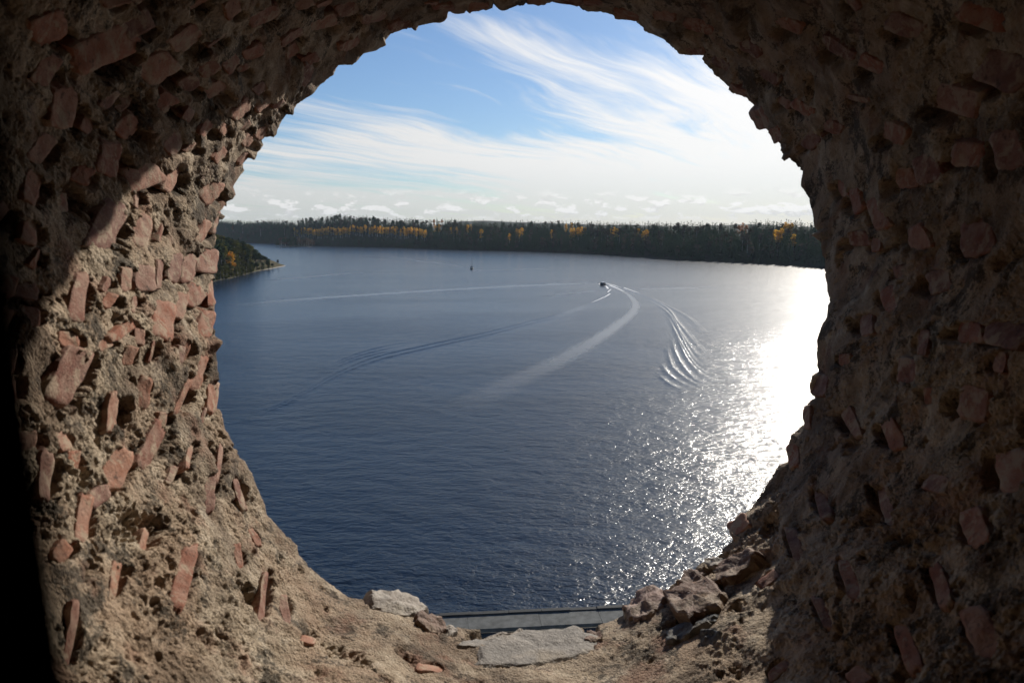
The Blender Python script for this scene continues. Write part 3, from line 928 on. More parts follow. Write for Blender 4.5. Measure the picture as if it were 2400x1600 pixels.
# ------------------------------------------------------------------ land
def ground_mat(name, c1, c2, rock=None):
    m, w = new_mat(name)
    geo = w.n('ShaderNodeNewGeometry')
    co = geo.outputs['Position']
    nz = w.noise(co, 0.12, 5, 0.6)
    c = w.mix(w.rng(nz, 0.35, 0.65), (*c1, 1), (*c2, 1))
    f = w.noise(co, 1.1, 4, 0.6)
    c = w.mix(w.math('MULTIPLY', w.rng(f, 0.5, 0.7), 0.5), c, (0.03, 0.028, 0.015, 1))
    if rock:
        sp = w.n('ShaderNodeSeparateXYZ', ins={0: co})
        zz = w.math('ADD', sp.outputs[2], w.math('MULTIPLY', w.math('SUBTRACT', f, 0.5), 1.0))
        c = w.mix(w.math('MULTIPLY', w.rng(zz, 0.5, 0.2), w.rng(sp.outputs[1], 545.0, 590.0, 0.08, 0.9)), c, (*rock, 1))
    b = principled(w, **{'Base Color': c, 'Roughness': 0.95, 'Specular IOR Level': 0.1})
    finish(w, b)
    return m


M['forest_floor'] = ground_mat('forest_floor', (0.035, 0.036, 0.018), (0.06, 0.05, 0.028))
M['headland'] = ground_mat('heath', (0.06, 0.062, 0.024), (0.085, 0.062, 0.028), (0.42, 0.38, 0.33))
M['hills'] = ground_mat('wooded_hills', (0.030, 0.040, 0.030), (0.05, 0.05, 0.035))

SHORE = [(440, 563), (505, 566), (560, 568), (640, 571), (735, 576), (900, 580), (1000, 583), (1100, 586), (1250, 589), (1380, 594), (1480, 600), (1600, 609), (1700, 613), (1800, 618), (1930, 627), (2050, 632)]
TOPS = [(440, 514), (505, 514), (600, 517), (640, 513), (700, 516), (760, 511), (800, 506), (850, 510), (890, 511), (920, 518), (960, 514), (1000, 518), (1050, 517), (1100, 520), (1200, 522), (1300, 523), (1400, 524), (1500, 527), (1600, 527), (1700, 526), (1760, 525), (1860, 524), (1900, 527), (1960, 529), (2050, 530)]
SHX, SHY = [a for a, b in SHORE], [b for a, b in SHORE]
TPX, TPY = [a for a, b in TOPS], [b for a, b in TOPS]
QMAX = 130.0


def shore_dist(px):
    return on_plane(px, np.interp(px, SHX, SHY)).y


def ground_z(px, qd):
    """height of the far shore, qd metres inland"""
    D0 = shore_dist(px)
    ztop = CAMH + (HORIZON - np.interp(px, TPX, TPY)) * (D0 + QMAX) / FPX
    g = max(2.0, ztop - 15.5)
    return 0.5 + g * min(1.0, max(0, qd) / QMAX) ** 0.85


def land_at(px, qd):
    y = shore_dist(px) + qd
    return Vector((col_x(px, y), y, ground_z(px, qd)))


# column direction: a pixel column seen near the horizon
def col_x(px, y):
    X = (px - CX) / FPX
    Yh = (HORIZON + 40 - CY) / FPX
    return X * y / (CP - Yh * SP)


def shore_mesh():
    xs = np.arange(430, 2060, 3)
    qs = [-6, 0, 3, 10, 25, 50, 80, 110, 130, 170, 260]
    V = []
    for qd in qs:
        for px in xs:
            y = shore_dist(px) + qd
            z = -1.0 if qd < 0 else (0.15 if qd == 0 else ground_z(px, qd))
            V.append((col_x(px, y), y, z + (0.6 * math.sin(px * 0.37 + qd) if qd > 3 else 0)))
    n = len(xs)
    F = [[i * n + k, i * n + k + 1, (i + 1) * n + k + 1, (i + 1) * n + k] for i in range(len(qs) - 1) for k in range(n - 1)]
    return mesh_np('far_shore', V, np.array(F), True)


tag(obj('far_shore', shore_mesh(), M['forest_floor']), kind='structure')


def hills_mesh():
    """low wooded hills behind the far shore"""
    V, F = [], []
    xs = np.arange(300, 2200, 14)
    for dist, hills in [(2600.0, [(1105, 80, 9), (1210, 130, 8), (1330, 140, 6), (620, 120, 5), (900, 200, 4), (1480, 120, 4), (1640, 150, 5), (1770, 90, 7), (1960, 100, 6)]),
                        (5200.0, [(1085, 60, 15), (1560, 70, 6.5), (1775, 40, 7), (610, 40, 13)])]:
        rows = [(-500, 0), (-300, .5), (0, 1.0), (400, .3)]
        b0 = len(V)
        for (dy, f) in rows:
            for px in xs:
                up = sum(a * math.exp(-((px - c) / s) ** 2) for c, s, a in hills)
                jag = (R.uniform(0, 0.9) if f == 1.0 else 0)
                zt = CAMH + (1.35 * up - 9 + jag) * dist / FPX
                V.append((col_x(px, dist + dy), dist + dy, max(0.3, zt * f)))
        n = len(xs)
        F += [[b0 + i * n + k, b0 + i * n + k + 1, b0 + (i + 1) * n + k + 1, b0 + (i + 1) * n + k] for i in range(len(rows) - 1) for k in range(n - 1)]
    return mesh_np('hills', V, np.array(F), True)


tag(obj('hills', hills_mesh(), M['hills']), kind='structure')

# headland on the left
HL = [on_plane(x, y) for x, y in [(430, 690), (480, 666), (510, 657), (540, 652), (575, 643), (600, 636), (640, 629), (660, 625), (669, 623)]]
tip = HL[-1]
HLP = [(v.x, v.y) for v in HL] + [(tip.x - 4, tip.y + 8), (tip.x - 22, tip.y + 20), (tip.x - 60, tip.y + 30), (tip.x - 150, tip.y + 30), (tip.x - 260, tip.y - 60), (tip.x - 260, tip.y - 300)]
HLP = np.array(HLP)


def poly_dist(px, py, poly):
    px, py = np.asarray(px, float), np.asarray(py, float)
    best = np.full(px.shape, 1e9)
    inside = np.zeros(px.shape, bool)
    n = len(poly)
    for i in range(n):
        x1, y1 = poly[i]
        x2, y2 = poly[(i + 1) % n]
        dx, dy = x2 - x1, y2 - y1
        t = np.clip(((px - x1) * dx + (py - y1) * dy) / (dx * dx + dy * dy), 0, 1)
        best = np.minimum(best, np.hypot(px - x1 - t * dx, py - y1 - t * dy))
        c = ((y1 > py) != (y2 > py)) & (px < (x2 - x1) * (py - y1) / (y2 - y1 + 1e-12) + x1)
        inside ^= c
    return np.where(inside, best, -best)


def head_z(x, y):
    dd = poly_dist(x, y, HLP)
    return np.where(dd > 0, 0.42 * np.minimum(dd, 12) + 0.22 * np.clip(dd - 12, 0, 22), np.maximum(-1.5, 0.4 * dd)) + 0.12


def headland_mesh():
    xs = np.linspace(tip.x - 130, tip.x + 14, 100)
    ys = np.linspace(380, tip.y + 40, 130)
    XX, YY = np.meshgrid(xs, ys)
    zz = head_z(XX.ravel(), YY.ravel())
    p3 = np.stack([XX.ravel() * 0.25, YY.ravel() * 0.25, 0 * zz], -1)
    zz = zz + np.where(zz > 0.15, 0.35 * pnoise(p3, 31), 0)
    V = np.stack([XX.ravel(), YY.ravel(), zz], -1)
    n = len(xs)
    F = [[i * n + k, i * n + k + 1, (i + 1) * n + k + 1, (i + 1) * n + k] for i in range(len(ys) - 1) for k in range(n - 1)]
    return mesh_np('headland', V, np.array(F), True)


tag(obj('headland', headland_mesh(), M['headland']), kind='structure')

# ------------------------------------------------------------------ trees
def leaf_mat(name, col, rnd=0.25, trans=0.35):
    m, w = new_mat(name)
    oi = w.n('ShaderNodeObjectInfo')
    geo = w.n('ShaderNodeNewGeometry')
    nz = w.noise(geo.outputs['Position'], 0.45, 3)
    f = w.math('ADD', w.rng(nz, 0.3, 0.7, 0.65, 1.35, smooth=False), w.math('MULTIPLY', w.math('SUBTRACT', oi.outputs['Random'], 0.5), 2 * rnd))
    c = w.n('ShaderNodeVectorMath', operation='SCALE', ins={0: col, 'Scale': f})
    df = w.n('ShaderNodeBsdfDiffuse', ins={'Color': c.outputs[0]})
    tr = w.n('ShaderNodeBsdfTranslucent', ins={'Color': c.outputs[0]})
    mx = w.n('ShaderNodeMixShader', ins={0: trans})
    w.t.links.new(df.outputs[0], mx.inputs[1])
    w.t.links.new(tr.outputs[0], mx.inputs[2])
    finish(w, mx)
    return m


M['spruce'] = leaf_mat('spruce_needles', (0.040, 0.060, 0.028), trans=0.3)
M['pine'] = leaf_mat('pine_needles', (0.045, 0.065, 0.030), trans=0.2)
M['gold'] = leaf_mat('golden_birch_leaves', (0.66, 0.40, 0.065), trans=0.62)
M['rust'] = leaf_mat('rust_leaves', (0.34, 0.13, 0.03), trans=0.5)
M['dull'] = leaf_mat('bare_birch_twigs', (0.085, 0.066, 0.048), trans=0.25)
M['olive'] = leaf_mat('olive_leaves', (0.10, 0.10, 0.03), trans=0.4)
M['bark'] = plain_mat('bark', (0.07, 0.05, 0.038), 0.95, spec=0.1)
M['birch_bark'] = plain_mat('birch_bark', (0.45, 0.42, 0.38), 0.9, 0.4, 4, spec=0.1)


def trunk_geo(h, r, sides=5, lean=0.0):
    V, F = [], []
    for i, (t, f) in enumerate([(0, 1.25), (0.08, 1.0), (0.6, 0.6), (1.0, 0.12)]):
        for k in range(sides):
            a = 6.283 * k / sides
            V.append((r * f * math.cos(a) + lean * t * t, r * f * math.sin(a), h * t))
    for i in range(3):
        for k in range(sides):
            F.append([i * sides + k, i * sides + (k + 1) % sides, (i + 1) * sides + (k + 1) % sides, (i + 1) * sides + k])
    return V, F


def conifer_crown(h, rad, layers, blades, seed, base=0.12, power=0.72):
    """whorls of drooping boughs, each a bent two-piece blade; unit of metres"""
    r = random.Random(seed)
    V, F = [], []
    for i in range(layers):
        t = i / (layers - 1)
        z = h * (base + (1 - base) * t) * 0.985
        rr = rad * (1 - t) ** power * r.uniform(0.75, 1.12) + 0.32
        n = max(4, int(blades * (1 - 0.5 * t)))
        a0 = r.random() * 6.283
        for k in range(n):
            a = a0 + 6.283 * k / n + r.uniform(-0.25, 0.25)
            L = rr * r.uniform(0.65, 1.15)
            wv = L * 0.42 + 0.10
            ca, sa = math.cos(a), math.sin(a)
            b0 = len(V)
            drop = L * r.uniform(0.30, 0.6)
            V += [(0.05 * ca, 0.05 * sa, z + 0.25 * L), (ca * L * 0.55 - sa * wv, sa * L * 0.55 + ca * wv, z - drop * 0.55),
                  (ca * L * 0.55 + sa * wv, sa * L * 0.55 - ca * wv, z - drop * 0.55), (ca * L, sa * L, z - drop)]
            F += [[b0, b0 + 1, b0 + 2], [b0 + 1, b0 + 3, b0 + 2]]
    b0 = len(V)
    V += [(0.5, 0, h * 0.94), (-0.25, 0.42, h * 0.94), (-0.25, -0.42, h * 0.94), (0, 0, h)]
    F += [[b0, b0 + 1, b0 + 3], [b0 + 1, b0 + 2, b0 + 3], [b0 + 2, b0, b0 + 3]]
    return V, F


def leafy_crown(h, rad, n, seed, base=0.25, leaf=0.5, power=0.7):
    """leaf clumps spread through an uneven egg of several lobes"""
    r = random.Random(seed)
    V, F = [], []
    lobes = [(r.uniform(-.35, .35) * rad, r.uniform(-.35, .35) * rad, h * r.uniform(base + 0.15, 0.88), rad * r.uniform(0.45, 0.75)) for _ in range(7)]
    lobes.append((0, 0, h * 0.9, rad * 0.4))
    lobes.append((0, 0, h * (base + 0.2), rad * 0.8))
    for _ in range(n):
        lx, ly, lz, lr = r.choice(lobes)
        while True:
            x, y, z = r.uniform(-1, 1), r.uniform(-1, 1), r.uniform(-1, 1)
            q_ = x * x + y * y + z * z
            if 0.1 < q_ < 1:
                break
        k = q_ ** -0.18
        x, y, z = lx + x * lr * k, ly + y * lr * k, lz + z * lr * k * 1.3
        z = min(z, h)
        s = leaf * r.uniform(0.6, 1.3)
        u = Vector((r.uniform(-1, 1), r.uniform(-1, 1), r.uniform(-1, 1))).normalized()
        v = u.orthogonal().normalized() * s
        u = u * s * 0.8
        b0 = len(V)
        V += [(x - u.x - v.x, y - u.y - v.y, z - u.z - v.z), (x + u.x - v.x, y + u.y - v.y, z + u.z - v.z),
              (x + u.x + v.x, y + u.y + v.y, z + u.z + v.z), (x - u.x * .6 + v.x, y - u.y * .6 + v.y, z - u.z * .6 + v.z)]
        F += [[b0, b0 + 1, b0 + 2], [b0, b0 + 2, b0 + 3]]
    return V, F


def limbs_geo(h, rad, seed):
    r = random.Random(seed)
    V, F = trunk_geo(h * 0.9, h * 0.014 + 0.04, 6, r.uniform(-.3, .3))
    for _ in range(7):
        t = r.uniform(0.3, 0.75)
        a = r.random() * 6.283
        L = rad * r.uniform(0.5, 0.9)
        p0 = Vector((0, 0, h * t))
        p1 = p0 + Vector((math.cos(a) * L, math.sin(a) * L, L * r.uniform(0.5, 1.0)))
        b0 = len(V)
        th = 0.03 + 0.05 * (1 - t)
        for p, w_ in ((p0, th), (p1, th * 0.25)):
            for k in range(3):
                b = 2.094 * k
                V.append((p.x + w_ * math.cos(b), p.y + w_ * math.sin(b), p.z))
        for k in range(3):
            F.append([b0 + k, b0 + (k + 1) % 3, b0 + 3 + (k + 1) % 3, b0 + 3 + k])
    return V, F


def merge(parts):
    V, F, MI = [], [], []
    for mi, (v, f) in enumerate(parts):
        b0 = len(V)
        V += v
        F += [[i + b0 for i in q_] for q_ in f]
        MI += [mi] * len(f)
    return V, F, MI


def tree_mesh(name, parts, mats):
    V, F, MI = merge(parts)
    me = mesh_np(name, V, F)
    for m in mats:
        me.materials.append(m)
    me.polygons.foreach_set('material_index', np.array(MI, dtype=np.int32))
    me.update()
    return me


# protos are 1 unit = 1 m, 20 m tall; trees scale them
CON = [tree_mesh('spruce_tree', [trunk_geo(16, 0.22), conifer_crown(20, R.uniform(2.0, 2.7), 15, 9, 100 + k, base=R.uniform(0.06, 0.16))], [M['bark'], M['spruce']]) for k in range(6)]
PIN = [tree_mesh('pine_tree', [trunk_geo(19, 0.22), leafy_crown(20, 2.5, 150, 150 + k, base=0.5, leaf=0.55)], [M['bark'], M['pine']]) for k in range(4)]
BIR = {}
for mk in ('gold', 'rust', 'dull'):
    BIR[mk] = [tree_mesh('birch_tree', [limbs_geo(20, 2.6, 200 + k), leafy_crown(20, R.uniform(2.1, 2.8), 210, 230 + k + len(mk), base=0.22, leaf=0.5)], [M['birch_bark'], M[mk]]) for k in range(4)]

# golden and dull broad-leaved trees read off the photograph: x, y of the crown's middle, kind
GOLD = []
for k in range(78):
    px = 692 + k * 3.98 + R.uniform(-1.5, 1.5)
    GOLD.append((px, np.interp(px, [690, 760, 850, 940, 1000], [536, 534, 528, 531, 535]) + R.uniform(-4, 4), 'gold' if R.random() < 0.88 else 'dull'))
GOLD += [(x, y - 9, k) for x, y, k in [(1018, 528, 'rust'), (1030, 540, 'gold'), (1036, 527, 'rust'), (1020, 541, 'gold'), (1057, 546, 'gold'), (1071, 546, 'gold'), (1064, 550, 'dull'), (1078, 552, 'dull'), (1096, 542, 'gold'), (1104, 540, 'gold'), (1090, 548, 'dull'), (1128, 552, 'gold'), (1122, 556, 'dull'),
         (1194, 561, 'gold'), (1211, 550, 'gold'), (1223, 549, 'gold'), (1217, 553, 'gold'), (1293, 553, 'gold'), (1339, 538, 'gold'), (1326, 540, 'gold'), (1338, 550, 'gold'), (1345, 549, 'gold'), (1355, 548, 'gold'), (1363, 547, 'gold'), (1371, 547, 'gold'),
         (1386, 550, 'dull'), (1394, 551, 'dull'), (1401, 549, 'dull'), (1410, 550, 'dull'), (1418, 550, 'dull'), (1431, 550, 'gold'), (1439, 548, 'gold'), (1447, 551, 'gold'), (1452, 557, 'dull'), (1424, 556, 'dull'),
         (1488, 553, 'dull'), (1495, 551, 'gold'), (1508, 558, 'gold'), (1515, 554, 'gold'), (1545, 558, 'dull'), (1552, 561, 'dull'), (1580, 545, 'dull'), (1602, 548, 'dull'), (1615, 547, 'dull'), (1632, 549, 'dull'), (1686, 543, 'dull'), (1739, 534, 'rust'), (1730, 536, 'rust'), (1747, 534, 'rust'), (1722, 540, 'dull'),
         (1814, 559, 'gold'), (1820, 557, 'gold'), (1826, 557, 'gold'), (1831, 552, 'gold'), (1854, 541, 'gold'), (1860, 566, 'gold'), (1839, 540, 'gold'), (1848, 543, 'gold'), (1823, 578, 'dull'), (1740, 565, 'dull'), (1752, 568, 'dull'), (1780, 566, 'dull'), (1690, 570, 'dull'), (1700, 560, 'dull'),
         (548, 540, 'rust'), (612, 545, 'dull'), (668, 545, 'dull'), (570, 542, 'dull')]]


def project_y(p):
    v = np.array([p[0], p[1], p[2] - CAMH])
    dpt = v[1] * CP - v[2] * SP
    dn = -v[1] * SP - v[2] * CP
    return CY + FPX * dn / dpt


def solve_q(px, py_top, h):
    """how far inland a tree of height h stands so that its tip shows at py_top"""
    best, bq = 1e9, 0
    for qd in np.linspace(2, QMAX, 44):
        y = shore_dist(px) + qd
        yy = project_y((col_x(px, y), y, ground_z(px, qd) + h))
        if abs(yy - py_top) < best:
            best, bq = abs(yy - py_top), qd
    return bq


LB = {'gold': 'golden yellow birch among the dark spruces of the far shore', 'rust': 'rust coloured tree standing among the tallest spruces of the far shore', 'dull': 'nearly bare grey brown birch in the far shore forest'}
occupied = []
for (px, py, kind) in GOLD:
    stand = 690 < px < 1003
    h = R.uniform(15, 18) if stand else R.uniform(14, 19)
    D0 = shore_dist(px)
    pt = py if stand else py - 0.25 * h * FPX / (D0 + 60)
    qd = solve_q(px, pt, h)
    y = D0 + qd
    o = obj('birch_tree', R.choice(BIR[kind]), None, None, (col_x(px, y), y, ground_z(px, qd) - 0.2))
    w_ = R.uniform(0.85, 1.25) * (1.0 if stand else 1.15)
    o.scale = (w_, w_, h / 20)
    o.rotation_euler = (0, 0, R.random() * 6.28)
    if stand:
        third = 'left' if px < 795 else ('middle' if px < 900 else 'right')
        tag(o, ('golden tree' if kind == 'gold' else 'half bare tree') + ' in the ' + third + ' third of the long yellow far shore row', 'tree', ('golden' if kind == 'gold' else 'grey') + ' trees of the row, ' + third + ' third')
    else:
        zone = ('at the left end of the far shore' if px < 690 else 'just right of the long golden row' if px < 1150 else 'in the middle of the far shore' if px < 1310
                else 'in the bright group behind the motorboat' if px < 1465 else 'behind the tiny islet' if px < 1710 else 'near the right edge of the opening')
        look = {'gold': 'golden yellow birch', 'rust': 'rust coloured treetop', 'dull': 'nearly bare grey brown birch'}[kind]
        lab = look + ' among dark spruces ' + zone
        tag(o, lab, 'tree', lab)
    occupied.append((px, qd))

# conifers of the far shore: scatter, then the 300 most in sight are single trees, the rest one mass
cand = []
for px in np.arange(445, 2045, 1.0):
    D0 = shore_dist(px)
    dx = D0 / FPX
    for row in range(30):
        qd = 3 + row * 4.4 + R.uniform(-2, 2)
        if R.random() < dx / (4.0 if row < 22 else 2.2):
            cand.append((px + R.random(), qd))
keep = []
occ = np.array(occupied)
for (px, qd) in cand:
    near_ = occ[np.abs(occ[:, 0] - px) < 5]
    if len(near_) and np.any((near_[:, 1] - qd < 30) & (near_[:, 1] - qd > -3)) and R.random() < 0.93:
        continue
    keep.append((px, qd))
info = []
for (px, qd) in keep:
    h = (R.uniform(13, 19.5) if qd < 100 else R.uniform(15, 18.5) * R.choice([1, 1, 1, 1.12])) * (0.8 if px < 700 else 1)
    if 688 < px < 1005 and qd < 75:
        h *= 0.55
    pine = R.random() < (0.35 if 690 < px < 1000 and qd > 70 else 0.12)
    vis = 0
    if 515 < px < 1930:
        if qd > 112:
            vis = 2 + R.random()
        elif qd < 9:
            vis = 1.5 + R.random()
        else:
            vis = R.random()
    info.append((vis, px, qd, h, pine))
info.sort(reverse=True)
single = info[:300]
rest = info[300:]
for (vis, px, qd, h, pine) in single:
    y = shore_dist(px) + qd
    me = R.choice(PIN if pine else CON)
    o = obj(me.name.split('.')[0], me, None, None, (col_x(px, y), y, ground_z(px, qd) - 0.3))
    w_ = R.uniform(0.95, 1.4)
    o.scale = (w_, w_, h / 20)
    o.rotation_euler = (0, 0, R.random() * 6.28)
    sky_line = qd > 60
    zone = ('left of the golden row' if px < 690 else 'along the golden row' if px < 1003 else 'left of the motorboat' if px < 1410 else 'right of the motorboat' if px < 1700 else 'by the right edge of the opening')
    lab = ('dark round-topped pine ' if pine else 'pointed dark spruce ') + ('on the far skyline ' if sky_line else 'at the foot of the far forest ') + zone
    tag(o, lab, 'tree', lab)


def mass(name, items, protos, mats):
    """many trees joined into one mesh"""
    data = []
    for V, F, MI in protos:
        data.append((np.array(V, float), [np.array(f) for f in F], np.array(MI)))
    VV, FF, MM, base_ = [], [], [], 0
    for (x, y, z, w_, hs, rz, pi) in items:
        V, F, MI = data[pi]
        c, s = math.cos(rz), math.sin(rz)
        P = np.stack([(V[:, 0] * c - V[:, 1] * s) * w_ + x, (V[:, 0] * s + V[:, 1] * c) * w_ + y, V[:, 2] * hs + z], -1)
        VV.append(P)
        FF.append(FTRI[pi] + base_)
        MM.append(MTRI[pi])
        base_ += len(P)
    me = mesh_np(name, np.concatenate(VV), np.concatenate(FF))
    for m in mats:
        me.materials.append(m)
    me.polygons.foreach_set('material_index', np.concatenate(MM).astype(np.int32))
    me.update()
    return me


MASSP = [merge([([], []), conifer_crown(20, 2.5, 10, 7, 300 + k, base=0.08)]) for k in range(4)] + [merge([([], []), ([], []), leafy_crown(20, 2.4, 60, 320 + k, base=0.15, leaf=0.8)]) for k in range(2)]
FTRI = [np.array(F) for V, F, MI in MASSP]
MTRI = [np.array(MI) for V, F, MI in MASSP]
items = []
for (vis, px, qd, h, pine) in rest:
    y = shore_dist(px) + qd
    pi = R.choice([0, 1, 2, 3]) if R.random() < 0.93 else R.choice([4, 5])
    items.append((col_x(px, y), y, ground_z(px, qd) - 0.3, R.uniform(1.0, 1.45), h / 20, R.random() * 6.28, pi))
tag(obj('forest', mass('forest', items, MASSP, [M['bark'], M['spruce'], M['dull']]), None), kind='stuff')
print('trees', len(single), len(rest))

# wooded islet at the left end of the far shore, and the small one on the right
def islet(name, px, py, L, Wd, hgt, mat):
    c = on_plane(px, py)
    V, F = [], []
    n = 22
    for (f, z) in ((1.12, -0.6), (1.0, 0.12), (0.75, hgt * 0.6), (0.4, hgt), (0.0, hgt * 1.05)):
        for k in range(n):
            a = 6.283 * k / n
            j = 1 + 0.18 * math.sin(3 * a + px) + 0.1 * math.sin(5 * a)
            V.append((c.x + L * f * j * math.cos(a), c.y + Wd + Wd * f * j * math.sin(a), z))
    for i in range(4):
        for k in range(n):
            F.append([i * n + k, i * n + (k + 1) % n, (i + 1) * n + (k + 1) % n, (i + 1) * n + k])
    tag(obj(name, mesh_np(name, V, F, True), mat), kind='structure')
    return c


c1 = islet('islet', 688, 578, 26, 12, 2.0, M['headland'])
c2 = islet('islet', 1530, 599, 13, 5, 0.9, M['headland'])


def part_tree(name, label, cat, group, loc, h, rad, trunk, crown, tm, cm, rz):
    root = empty(name, loc)
    tag(root, label, cat, group)
    obj('trunk', trunk, tm, root, loc)
    obj('crown', crown, cm, root, loc)
    for ch in root.children:
        ch.scale = (rad, rad, h / 20)
        ch.rotation_euler = (0, 0, rz)
    return root


TRK = [mesh_np('trunk', *limbs_geo(20, 2.6, 400 + k)) for k in range(3)]
CTRK = [mesh_np('trunk', *trunk_geo(19, 0.25)) for k in range(2)]
CR_CON = [mesh_np('crown', *conifer_crown(20, 2.6, 20, 12, 410 + k, base=0.1)) for k in range(4)]


def crowns(matn, n, seed, leaf=0.42, rad=2.7, base=0.2):
    out = []
    for k in range(n):
        me = mesh_np('crown', *leafy_crown(20, rad, 620, seed + k, base=base, leaf=leaf))
        me.materials.append(M[matn])
        out.append(me)
    return out


for me in TRK:
    me.materials.append(M['birch_bark'])
for me in CTRK:
    me.materials.append(M['bark'])
for me in CR_CON:
    me.materials.append(M['spruce'])
CR_PIN = crowns('pine', 3, 430, base=0.42, rad=2.9)
CR_OLV = crowns('olive', 4, 440, rad=3.0, base=0.0)
CR_GLD = crowns('gold', 3, 450, rad=3.0, base=0.12)
M['brown'] = leaf_mat('brown_leaves', (0.15, 0.095, 0.06), trans=0.35)
CR_DUL = crowns('brown', 2, 460, rad=2.8, base=0.05)
CR_RST = crowns('rust', 2, 470, rad=2.8)

# islet trees
for k in range(14):
    px = 652 + k * 6.0 + R.uniform(-2, 2)
    y = c1.y + 12 + R.uniform(-4, 6)
    kind = R.choice(['dull', 'spruce', 'pine', 'dull'])
    h = R.uniform(11, 17) * (1 - 0.35 * abs(px - 688) / 45)
    crown, trunk = {'dull': (R.choice(CR_DUL), R.choice(TRK)), 'spruce': (R.choice(CR_CON), CTRK[0]), 'pine': (R.choice(CR_PIN), CTRK[1])}[kind]
    part_tree('islet_tree', {'dull': 'brown leaved tree on the wooded islet at far left', 'spruce': 'small dark spruce on the wooded islet at far left', 'pine': 'small pine on the wooded islet at far left'}[kind],
              'tree', 'trees on the wooded islet', (col_x(px, y), y, 1.4), h, 1.6, trunk, crown, None, None, R.random() * 6)
for px, h, crown, lab in [(1514, 6.2, CR_RST[0], 'orange bush-like tree on the left of the tiny islet before the right shore'), (1531, 7.8, CR_RST[1], 'tall narrow orange tree in the middle of the tiny islet'),
                          (1541, 8.2, CR_CON[0], 'dark spruce on the tiny islet before the right shore'), (1553, 5.0, CR_DUL[0], 'low bare shrub on the right end of the tiny islet')]:
    y = c2.y + 5
    part_tree('islet_tree', lab, 'tree', None, (col_x(px, y), y, 0.7), h, 0.62, TRK[0], crown, None, None, R.random() * 6)

# headland trees
HT = []
for k in range(34):
    t = k / 33
    i = min(int(t * 5), 4)
    f = t * 5 - i
    bpt = HL[1 + i].lerp(HL[2 + i], f)
    x, y = bpt.x - R.uniform(-0.4, 1.8), bpt.y + R.uniform(-1.5, 1.5)
    px = CX + FPX * x / (y * CP + 30 * SP)
    HT.append((x, y, float(head_z(np.array([x]), np.array([y]))[0]), R.uniform(6, 11) * (1 - 0.45 * t), px))
for _ in range(1500):
    x = R.uniform(tip.x - 75, tip.x + 5)
    y = R.uniform(400, tip.y - 10)
    dd = float(poly_dist(np.array([x]), np.array([y]), HLP)[0])
    if dd < 2.5:
        continue
    px = CX + FPX * x / (y * CP - (2 - CAMH) * SP)
    if px > 634 or px < 470:
        continue
    ztop_px = np.interp(px, [470, 510, 540, 560, 580, 600, 618, 634], [536, 546, 556, 562, 570, 582, 598, 608])
    g = float(head_z(np.array([x]), np.array([y]))[0])
    ztop = CAMH + (HORIZON - ztop_px) * y / FPX
    h = min((ztop - g) * R.uniform(0.78, 1.12), R.uniform(11, 19))
    if h < 2.0 or any((x - a) ** 2 + (y - b) ** 2 < (4.6 if h > 6 else 2.2) ** 2 for a, b, *_ in HT):
        continue
    HT.append((x, y, g, h, px))
HT = HT[:190]
for (x, y, g, h, px) in HT:
    front = px < 590
    kind = R.choices(['olive', 'spruce', 'pine'], [0.5, 0.25, 0.25])[0] if front else R.choices(['olive', 'pine'], [0.4, 0.6])[0]
    crown, trunk = {'olive': (R.choice(CR_OLV), R.choice(TRK)), 'spruce': (R.choice(CR_CON), CTRK[0]), 'pine': (R.choice(CR_PIN), CTRK[1])}[kind]
    small = h < 6
    nm = {'olive': 'alder_tree', 'spruce': 'spruce_tree', 'pine': 'pine_tree'}[kind]
    lab = {'olive': 'olive green leafy tree', 'spruce': 'dark green spruce', 'pine': 'blue green pine'}[kind]
    lab = ('low ' if small else '') + lab + (' near the bare tip of the left headland' if px > 590 else ' in the wood on the left headland')
    part_tree(nm, lab, 'tree', lab, (x, y, g - 0.1), h, max(0.55, min(1.6, h / 9.5)), trunk, crown, None, None, R.random() * 6.28)
gp = on_plane(553, 647)
part_tree('birch_tree', 'bright yellow birch at the waterside of the left headland', 'tree', None, (gp.x - 2.5, gp.y - 1, 0.9), 15.5, 1.35, TRK[0], CR_GLD[0], None, None, 1.0)

# sign board on the headland
def box(c, s, rot=0):
    V = []
    for dz in (-1, 1):
        for dx, dy in ((-1, -1), (1, -1), (1, 1), (-1, 1)):
            V.append((c[0] + dx * s[0] / 2, c[1] + dy * s[1] / 2, c[2] + dz * s[2] / 2))
    return V, [[0, 3, 2, 1], [4, 5, 6, 7], [0, 1, 5, 4], [1, 2, 6, 5], [2, 3, 7, 6], [3, 0, 4, 7]]


def boxes(lst):
    V, F, _ = merge([box(c, s) for c, s in lst])
    return V, F


M['sign_dark'] = plain_mat('sign_dark', (0.02, 0.025, 0.035), 0.6)
M['sign_light'] = plain_mat('sign_light', (0.22, 0.24, 0.27), 0.6)
sy = tip.y - 9
sx = col_x(649, sy)
sz = float(head_z(np.array([sx]), np.array([sy]))[0])
sg = empty('channel_sign', (sx, sy, sz - 0.2))
tag(sg, 'dark square channel marker board on posts at the tip of the left headland', 'sign')
obj('board', mesh_np('board', *boxes([((0, 0, 2.6), (1.7, 0.08, 2.3))])), M['sign_dark'], sg, (sx, sy, sz - 0.2))
obj('stripe', mesh_np('stripe', *boxes([((0, -0.06, 2.3), (0.55, 0.03, 1.6))])), M['sign_light'], sg, (sx, sy, sz - 0.2))
for k in (-0.5, 0.5):
    obj('leg', mesh_np('leg', *boxes([((k, 0.08, 0.9), (0.12, 0.1, 1.8))])), M['sign_dark'], sg, (sx, sy, sz - 0.2))

